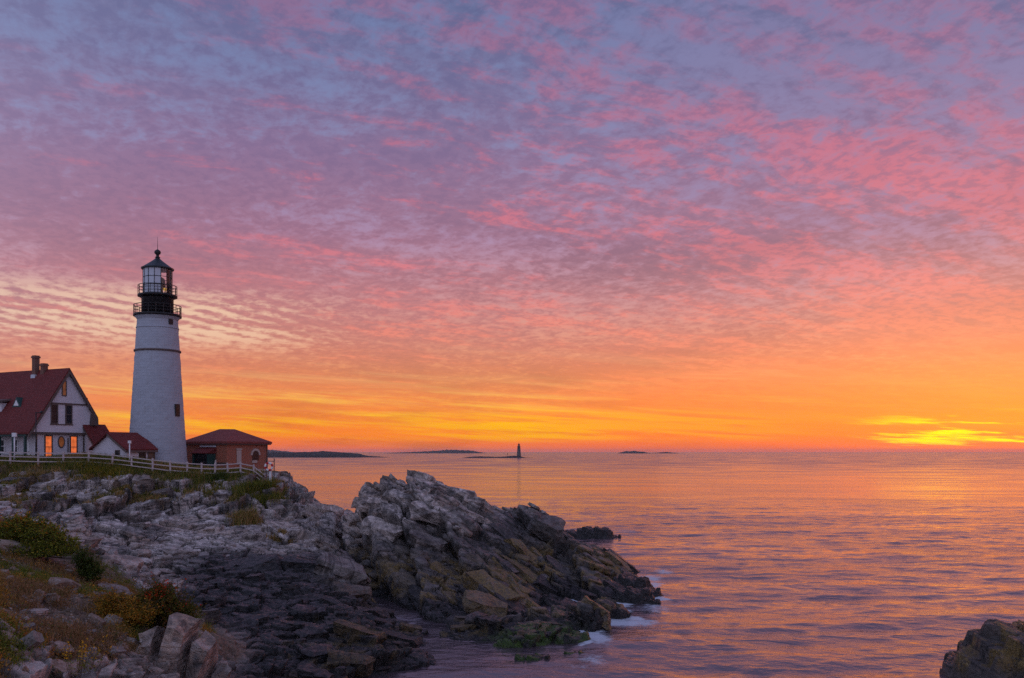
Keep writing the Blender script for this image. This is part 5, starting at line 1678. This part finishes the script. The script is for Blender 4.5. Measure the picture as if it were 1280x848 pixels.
MAT_ISLE = simple_mat("far_land", (0.045, 0.040, 0.036), 0.9, 0.4, 0.02)
MAT_REEF = simple_mat("dark_ledge", (0.035, 0.028, 0.028), 0.8, 0.4, 0.3)
island("near_island", 318, 484, 1650, [(0, 9), (.3, 9.5), (.55, 10.5), (.75, 9), (.86, 3), (1, 0.6)], 60, 3, MAT_ISLE)
island("far_island", 480, 606, 5200, [(0, 0), (.15, 5), (.45, 12), (.62, 20), (.85, 18), (.95, 7), (1, 1)], 260, 5, MAT_ISLE)
island("distant_shore", 300, 372, 5600, [(0, 26), (.5, 22), (1, 4)], 260, 7, MAT_ISLE)
island("low_island", 774, 812, 4800, [(0, 2), (.2, 12), (.7, 12), (1, 2)], 120, 9, MAT_ISLE)
island("low_island", 818, 846, 5000, [(0, 2), (.5, 8), (1, 2)], 120, 11, MAT_ISLE)
island("ledge", 576, 672, 1500, [(0, .3), (.12, 2.6), (.25, 3.2), (.45, 2.6), (.7, 3.4), (.78, 3.0), (.85, 1.0), (1, .2)], 26, 13, MAT_REEF)


def build_ledge_light():
    Y = 1500.0; X = (648.6 - 640) / F * Y
    MS = simple_mat("grey_granite", (0.14, 0.12, 0.115), 0.8, 0.2, 0.5)
    t = thing("ledge_lighthouse", "distant grey stone lighthouse standing on a low ledge at the horizon", 'lighthouse', (X, Y, 2.0))
    MB().lathe([(3.6, -1.5), (3.4, 3), (2.9, 10), (2.5, 17.2), (2.9, 17.7), (2.9, 18.1)], 28).build("tower_shaft", MS, t)
    MB().lathe([(1.6, 18.1), (1.6, 20.6)], 14).build("lantern", M['black'], t)
    MB().lathe([(2.0, 20.6), (1.2, 21.8), (.25, 22.6), (.12, 24.2)], 14).build("lantern_roof", M['black'], t)
    b = thing("channel_buoy", "tiny dark buoy on the sea left of the distant lighthouse", 'buoy', ((634.5 - 640) / F * 2600, 2600, 0))
    MB().lathe([(2.0, -.6), (2.0, .8), (.7, 1.6), (.5, 5.5), (.1, 7.0)], 12).build("float", M['black'], b)
    MB().box(-.8, .8, -.8, .8, 5.0, 6.2).build("top_mark", M['black'], b)


build_ledge_light()


# ------------------------------------------------------------------ sea haze
def build_haze():
    m = bpy.data.materials.new("haze")
    m.use_nodes = True
    N = NT(m.node_tree)
    v = N.node('ShaderNodeVolumePrincipled', {'Color': (0.93, 0.90, 0.92, 1), 'Density': 0.000045, 'Anisotropy': 0.0})
    N.node('ShaderNodeOutputMaterial', {'Volume': v.outputs[0]})
    tag(MB().box(-34000, 34000, -60, 13500, -5.0, 37.0).build("haze", m), "thin even sea haze over the whole shore", 'haze', kind='stuff')


build_haze()
# ------------------------------------------------------------------ plants
def leaf_material(name):
    m, N = new_mat(name)
    c = N.node('ShaderNodeAttribute', attribute_name='tint').outputs['Color']
    P = N.node('ShaderNodeNewGeometry').outputs['Position']
    c = N.mix(1.0, c, (2.5, 2.35, 2.1, 1), 'MULTIPLY')
    c = N.mix(N.maprange(N.noise(P, 9.0, 3, 0.6), 0.35, 0.65, 0.0, 0.4), c, N.mix(1.0, c, (0.55, 0.5, 0.45, 1), 'MULTIPLY'))
    d = N.node('ShaderNodeBsdfDiffuse', {'Color': c})
    t = N.node('ShaderNodeBsdfTranslucent', {'Color': c})
    mx = N.node('ShaderNodeMixShader', {0: 0.3, 1: d.outputs[0], 2: t.outputs[0]})
    N.node('ShaderNodeOutputMaterial', {'Surface': mx.outputs[0]})
    return m


MAT_LEAF = leaf_material("leaf")
MAT_STEM = simple_mat("shrub_stem", (0.09, 0.055, 0.035), 0.85, 0.3, 8)


def set_tint(me, cols):
    a = me.attributes.new('tint', 'FLOAT_COLOR', 'POINT')
    c = np.ones((len(cols), 4), dtype=np.float32); c[:, :3] = cols
    a.data.foreach_set('color', c.ravel())


def pick(rng, pal, n):
    pal = np.asarray(pal, float)
    w = pal[:, 3] / pal[:, 3].sum()
    i = rng.choice(len(pal), n, p=w)
    return pal[i, :3] * rng.uniform(0.7, 1.3, (n, 1))


def leaves(pos, size, rng, cols, elong=1.9):
    """one folded two-quad leaf at each position"""
    n = len(pos)
    a = rng.normal(size=(n, 3)); a[:, 2] *= 0.6; a[:, 2] += 0.25
    a /= np.linalg.norm(a, axis=1, keepdims=True)
    b = rng.normal(size=(n, 3)); b -= a * (a * b).sum(1, keepdims=True); b /= np.linalg.norm(b, axis=1, keepdims=True)
    c = np.cross(a, b)
    s = size * rng.uniform(0.6, 1.35, (n, 1))
    L = s * elong
    v = np.stack([pos, pos + a * L * .5 + b * s * .5 + c * s * .12, pos + a * L, pos + a * L * .5 - b * s * .5 + c * s * .12], 1)
    q = (np.arange(n)[:, None] * 4 + np.array([0, 1, 2, 3]))
    return v.reshape(-1, 3), q, np.repeat(cols, 4, 0)


def shrub(label, loc, lobes, n, size, pal, seed, tips=None):
    """lobes: (x, y, z, rx, ry, rz) round the root"""
    rng = np.random.default_rng(seed)
    root = thing("shrub", label, 'shrub', loc)
    P = []
    vol = np.array([l[3] * l[4] * l[5] for l in lobes]) ** 0.8
    cnt = (n * vol / vol.sum()).astype(int)
    stems = MB()
    for l, k in zip(lobes, cnt):
        # leaf sprays: clumps on twigs through the lobe, thicker towards its skin
        m = max(6, k // 14)
        d = rng.normal(size=(m, 3)); d /= np.linalg.norm(d, axis=1, keepdims=True)
        rr = rng.uniform(0.25, 1.0, (m, 1)) ** 0.45 * rng.uniform(0.85, 1.15, (m, 1)) * (1 + 0.75 * vnoise(d[:, 0] * 2.3 + seed, d[:, 1] * 2.3 + d[:, 2] * 3.1, seed)[:, None])
        rr = rr * np.where(rng.random((m, 1)) < .12, 1.25, 1.0)
        c = d * rr
        pts = np.repeat(c, max(1, k // m), 0) + rng.normal(size=(m * max(1, k // m), 3)) * np.repeat(rng.uniform(.05, .15, (m, 1)), max(1, k // m), 0)
        pts = pts * np.array(l[3:6]) + np.array(l[:3])
        P.append(pts)
        for i in range(0, m, max(1, m // 9)):
            q = c[i] * np.array(l[3:6]) + np.array(l[:3])
            stems.bar((0.25 * l[0], 0.25 * l[1], -0.15), tuple(q), .022, 4, .006)
    # shoots that break the outline
    for l in lobes:
        for i in range(26):
            d = rng.normal(size=3); d[2] = abs(d[2]) + .2; d /= np.linalg.norm(d)
            p = np.array(l[:3]) + d * np.array(l[3:6]) * .8
            q = p + (d + rng.normal(size=3) * .35) * rng.uniform(.18, .5)
            t = np.linspace(0, 1, 16)[:, None]
            P.append(p * (1 - t) + q * t + rng.normal(size=(16, 3)) * .03)
            stems.bar(tuple(p), tuple(q), .008, 4, .004)
    P = np.concatenate(P)
    P = P[P[:, 2] > -0.1]
    cols = pick(rng, pal, len(P))
    if tips is not None:
        zt = P[:, 2] / P[:, 2].max()
        m = rng.random(len(P)) < np.clip((zt - .35) * tips[3], 0, 1) * (vnoise(P[:, 0] * 2.6 + 7, P[:, 1] * 2.6 + P[:, 2] * 2.6, seed) > 0.02)
        cols[m] = np.array(tips[:3]) * rng.uniform(.7, 1.3, (m.sum(), 1))
    v, q, c = leaves(P, size, rng, cols)
    me = mesh_from_arrays("foliage", v, q, smooth=False)
    set_tint(me, c)
    link("foliage", me, MAT_LEAF, root)
    stems.build("stem", MAT_STEM, root)
    return root


def hill_point(u, v):
    ys = np.linspace(15, 110, 2400)
    xs = (u - 640) / F * ys
    hit = np.nonzero(ground(xs, ys) > EYE - (v - HOR) / F * ys)[0]
    y = float(ys[hit[0]]) if len(hit) else 40.0
    x = (u - 640) / F * y
    return x, y, float(ground(x, y))


def blades(base, h, w, lean, rng, cols):
    n = len(base)
    a = rng.uniform(0, 2 * np.pi, n)
    side = np.stack([np.cos(a), np.sin(a), np.zeros(n)], 1)
    b = rng.uniform(0, 2 * np.pi, n)
    dr = np.stack([np.cos(b), np.sin(b), np.zeros(n)], 1) * (lean * rng.uniform(0.2, 1.2, n))[:, None] * h[:, None]
    up = np.array([0, 0, 1.0])
    w = w[:, None]
    p0 = base - side * w * .5; p1 = base + side * w * .5
    mid = base + dr * .35 + up * (h * .6)[:, None]
    m0 = mid - side * w * .38; m1 = mid + side * w * .38
    tip = base + dr + up * h[:, None]
    v = np.stack([p0, p1, m1, m0, tip], 1).reshape(-1, 3)
    k = np.arange(n)[:, None] * 5
    return v, k + np.array([0, 1, 2, 3]), k + np.array([3, 2, 4]), np.repeat(cols, 5, 0)


GREENS = [(0.050, 0.068, 0.014, 3), (0.085, 0.090, 0.020, 3), (0.135, 0.100, 0.030, 2), (0.17, 0.115, 0.05, 1.2), (0.035, 0.05, 0.012, 2)]
TANS = [(0.20, 0.135, 0.065, 3), (0.14, 0.095, 0.04, 3), (0.09, 0.085, 0.025, 2), (0.16, 0.075, 0.025, 1.0)]


def build_turf():
    rng = np.random.default_rng(12)
    n = 90000
    Y = rng.uniform(80.5, 93.0, n); U = rng.uniform(-20, 345, n)
    X = (U - 640) / F * Y
    m = gmask(2, X, Y, True) + 0.8 * (gmask(0, X, Y) > .6)
    dn = vnoise(X * .7, Y * .7, 5)
    keep = rng.random(n) < np.clip(m * (0.75 + dn), 0, 1)
    X, Y = X[keep], Y[keep]
    Z = ground(X, Y) - 0.03
    n = len(X)
    tone = vnoise(X * .45 + 9, Y * .45, 8) + 0.25 * vnoise(X * 2, Y * 2, 9) - 0.02 * (X + 42)
    g = pick(rng, GREENS, n); t = pick(rng, TANS, n)
    cols = np.where((tone > 0.05)[:, None], t, g)
    tall = 1 + 1.3 * np.clip(vnoise(X * .3, Y * .3, 33) + .15, 0, 1)
    v, q, tr, c = blades(np.stack([X, Y, Z], 1), rng.uniform(.18, .5, n) * tall, rng.uniform(.03, .07, n), np.full(n, .5), rng, cols)
    me = mesh_from_arrays("grass", v, q, tr, smooth=False)
    set_tint(me, c)
    tag(link("grass", me, MAT_LEAF), "rough olive and tan grass along the cliff top below the fence", 'grass', kind='stuff')


def build_weeds():
    rng = np.random.default_rng(21)
    V = []; Q = []; T = []; C = []; nv = 0
    def put(v, q, t, c):
        nonlocal nv
        V.append(v); Q.append(q + nv); C.append(c)
        if t is not None:
            T.append(t + nv)
        nv += len(v)
    # clumps of grass and herbs over the hillside
    k = 0
    while k < 900:
        u = rng.uniform(-30, 262); y = math.exp(rng.uniform(math.log(17), math.log(46)))
        x = (u - 640) / F * y
        if gmask(3, x, y, True) < .4 or vnoise(np.array([x * .45]), np.array([y * .45]), 71)[0] < -0.12:
            continue
        k += 1
        z = float(ground(x, y)) - .02
        tone = vnoise(np.array([x * .35 + 3]), np.array([y * .35]), 74)[0]
        pal = [(0.055, 0.075, 0.014, 3), (0.09, 0.10, 0.02, 3), (0.12, 0.10, 0.025, 1)] if tone > 0.05 else ([(0.20, 0.10, 0.02, 3), (0.15, 0.10, 0.03, 2), (0.09, 0.08, 0.02, 1)] if tone > -.16 else [(0.14, 0.09, 0.05, 3), (0.10, 0.06, 0.03, 2), (.06, .06, .02, 1)])
        r = rng.uniform(.12, .42)
        if rng.random() < 0.6:
            n = int(rng.uniform(25, 70))
            b = rng.normal(size=(n, 2)) * r * .6
            base = np.stack([x + b[:, 0], y + b[:, 1], ground(x + b[:, 0], y + b[:, 1]) - .02], 1)
            put(*blades(base, rng.uniform(.10, .38, n), rng.uniform(.008, .02, n), np.full(n, .8), rng, pick(rng, pal, n)))
        else:
            n = int(rng.uniform(50, 130))
            p = rng.normal(size=(n, 3)) * np.array([r * .55, r * .55, r * .35]) + np.array([x, y, z + r * .3])
            p[:, 2] = np.maximum(p[:, 2], ground(p[:, 0], p[:, 1]) + .01)
            v, q, c = leaves(p, .035, rng, pick(rng, pal, n))
            put(v, q, None, c)
    # tufts lodged in the upper cliff
    k = 0
    while k < 260:
        u = rng.uniform(-10, 380); y = rng.uniform(70, 92)
        x = (u - 640) / F * y
        if gmask(0, x, y) < .5 or gmask(2, x, y, True) > .5:
            continue
        k += 1
        n = 40
        b = rng.normal(size=(n, 2)) * .28
        base = np.stack([x + b[:, 0], y + b[:, 1], ground(x + b[:, 0], y + b[:, 1]) - .03], 1)
        put(*blades(base, rng.uniform(.15, .5, n), rng.uniform(.03, .06, n), np.full(n, .7), rng, pick(rng, TANS if rng.random() < .6 else GREENS, n)))
    me = mesh_from_arrays("weeds", np.concatenate(V), np.concatenate(Q), np.concatenate(T), smooth=False)
    set_tint(me, np.concatenate(C))
    tag(link("weeds", me, MAT_LEAF), "low green, rusty and straw weeds over hillside and cliff", 'weeds', kind='stuff')
    # gravel and chips
    n = 6000
    U = rng.uniform(-30, 262, n); Yc = np.exp(rng.uniform(math.log(17), math.log(44), n)); Xc = (U - 640) / F * Yc
    m = gmask(3, Xc, Yc, True) > .5
    Xc, Yc = Xc[m], Yc[m]
    n = len(Xc)
    s = rng.uniform(.02, .075, (n, 1, 1)) * (1 + 1.0 * (rng.random((n, 1, 1)) < .1))
    o = np.array([[1, 0, 0], [-.7, .6, 0], [-.5, -.8, 0], [0.1, 0, .6], [.2, .1, -.6]], float)[None] * rng.uniform(.6, 1.4, (n, 5, 1))
    ang = rng.uniform(0, 6.28, n)
    ca, sa = np.cos(ang)[:, None], np.sin(ang)[:, None]
    o = np.stack([o[..., 0] * ca - o[..., 1] * sa, o[..., 0] * sa + o[..., 1] * ca, o[..., 2]], -1) * s
    base = np.stack([Xc, Yc, ground(Xc, Yc)], 1)[:, None]
    v = (base + o).reshape(-1, 3)
    k = np.arange(n)[:, None] * 5
    tr = np.concatenate([k + np.array(t) for t in ([0, 1, 3], [1, 2, 3], [2, 0, 3], [1, 0, 4], [2, 1, 4], [0, 2, 4])])
    me = mesh_from_arrays("rubble", v, None, tr, smooth=False)
    set_tint(me, np.repeat(pick(rng, [(.22, .17, .14, 3), (.32, .28, .26, 2), (.14, .09, .06, 4), (.27, .16, .10, 1)], n), 5, 0))
    m_, N = new_mat("rubble_chip")
    N.node('ShaderNodeOutputMaterial', {'Surface': N.node('ShaderNodeBsdfPrincipled', {'Base Color': N.node('ShaderNodeAttribute', attribute_name='tint').outputs['Color'], 'Roughness': 0.9}).outputs[0]})
    tag(link("rubble", me, m_), "small chips and pebbles scattered over the brown hillside soil", 'rubble', kind='stuff')


def clump(name, label, cat, loc, n, r, h, w, pal, seed, lean=.6, drop=None):
    rng = np.random.default_rng(seed)
    root = thing(name, label, cat, loc)
    b = rng.normal(size=(n, 2)) * np.array(r) * .5
    gz = ground(loc[0] + b[:, 0], loc[1] + b[:, 1]) - loc[2] - .04
    base = np.stack([b[:, 0], b[:, 1], gz], 1)
    v, q, t, c = blades(base, rng.uniform(h * .5, h * 1.15, n), rng.uniform(w * .7, w * 1.4, n), np.full(n, lean), rng, pick(rng, pal, n))
    me = mesh_from_arrays("blades", v, q, t, smooth=False)
    set_tint(me, c)
    link("blades", me, MAT_LEAF, root)
    return root


def build_plants():
    YG = [(0.095, 0.105, 0.016, 4), (0.060, 0.075, 0.014, 3), (0.16, 0.125, 0.02, 2), (0.035, 0.05, 0.010, 2)]
    DK = [(0.020, 0.034, 0.010, 4), (0.034, 0.050, 0.012, 3), (0.055, 0.060, 0.015, 1)]
    RD = [(0.030, 0.040, 0.010, 4), (0.050, 0.048, 0.012, 3), (0.085, 0.060, 0.015, 2), (.13, .05, .015, 1)]
    x, y, z = hill_point(30, 690)
    shrub("large yellow-green bush with orange tips under the cliff at the left edge", (x, y, z),
          [(-1.0, 0, .6, .8, .8, .6), (-.2, .1, 1.05, .6, .6, .5), (0.5, .1, .7, .7, .7, .55), (1.2, 0, .55, .5, .6, .45), (-2.2, .2, .7, 1.0, .9, .7), (1.8, -.1, .25, .55, .5, .4), (0.2, -.6, .0, 1.7, .6, .4), (2.2, -.3, -.1, .5, .4, .28), (1.2, -.5, 0, .8, .5, .35)], 24000, .055, YG, 41, (0.24, 0.085, 0.012, .9))
    x, y, z = hill_point(2, 694)
    shrub("dark green bush clipped by the left edge below the yellow-green one", (x - .25, y - .6, z), [(-.3, 0, .5, .6, .5, .6)], 4500, .055, DK + [(0.05, .075, .012, 3)], 43)
    x, y, z = hill_point(107, 728)
    shrub("small dense dark green bush leaning over the rock edge", (x, y, z), [(0, 0, .6, .38, .35, .45), (.22, 0, .3, .4, .4, .35), (-.14, 0, .95, .22, .25, .3)], 6000, .045, DK, 45)
    x, y, z = hill_point(192, 786)
    shrub("round dark shrub with red berry tips above the big pink boulder", (x, y, z), [(0, 0, .7, .65, .6, .5), (.85, 0, .5, .55, .5, .42), (-.8, 0, .5, .5, .5, .38), (.2, 0, 1.12, .4, .4, .32), (.5, -.2, .9, .35, .35, .3), (-1.3, .1, .35, .4, .4, .28)], 18000, .042, RD, 47, (0.26, 0.030, 0.012, .75))
    x, y, z = hill_point(148, 776)
    shrub("low rusty-orange bush beside the round red-tipped shrub", (x, y, z), [(0, 0, .3, .8, .5, .35), (.7, -.3, .2, .6, .5, .28), (-.2, .1, .55, .4, .4, .3)], 9000, .036, [(0.20, 0.095, 0.016, 4), (0.12, 0.085, 0.018, 3), (0.26, 0.13, 0.02, 1), (.06, .06, .012, 2)], 49)
    x, y, z = hill_point(96, 846)
    rng = np.random.default_rng(61)
    root = thing("flowering_weed", "tall yellow-flowered weed near the bottom left corner", 'plant', (x, y, z))
    P = []; C = []
    st = MB()
    for i in range(16):
        b = rng.normal(size=2) * .13
        top = np.array([b[0] * 2.6, b[1] * 2.0, rng.uniform(.5, .95)])
        st.bar((b[0], b[1], -.1), tuple(top), .007, 4, .004)
        for t in np.linspace(.15, 1, 26):
            p = np.array([b[0], b[1], 0]) * (1 - t) + top * t + rng.normal(size=3) * .025
            P.append(p); C.append((.30, .17, .012) if t > .55 + .2 * rng.random() else (.075, .085, .014))
    v, q, c = leaves(np.array(P), .026, rng, np.array(C) * rng.uniform(.7, 1.3, (len(C), 1)), 2.4)
    me = mesh_from_arrays("foliage", v, q, smooth=False); set_tint(me, c)
    link("foliage", me, MAT_LEAF, root)
    st.build("stem", MAT_STEM, root)
    GR = [(0.06, 0.075, 0.014, 3), (0.10, 0.095, 0.02, 3), (0.04, 0.05, 0.012, 2), (.15, .11, .03, 1)]
    for (u, v, n, r, h, pal, lb, sd) in (
            (322, 628, 2600, (2.0, 1.5), 1.15, GR, "tall green grass clump hanging over the cliff below the brick building", 63),
            (306, 652, 1700, (1.1, 1.2), 1.05, TANS + GR[:1], "tan and green grass clump just below the tall green one", 64),
            (350, 672, 500, (.9, .5), .45, TANS, "small patch of straw grass on the bare rock saddle", 65),
            (128, 596, 1500, (2.0, .9), .8, [(0.06, .07, .012, 3), (.15, .11, .015, 2)], "patch of yellow-green brush hanging over the cliff top left of the tower", 66),
            (272, 601, 700, (.9, .7), .75, GR[2:3] + DK, "dark green tuft under the fence before the brick building", 67)):
        x, y, z = hill_point(u, v)
        clump("grass_clump", lb, 'grass', (x, y, z), n, r, h, .05, pal, sd)


build_turf()
build_weeds()
build_plants()
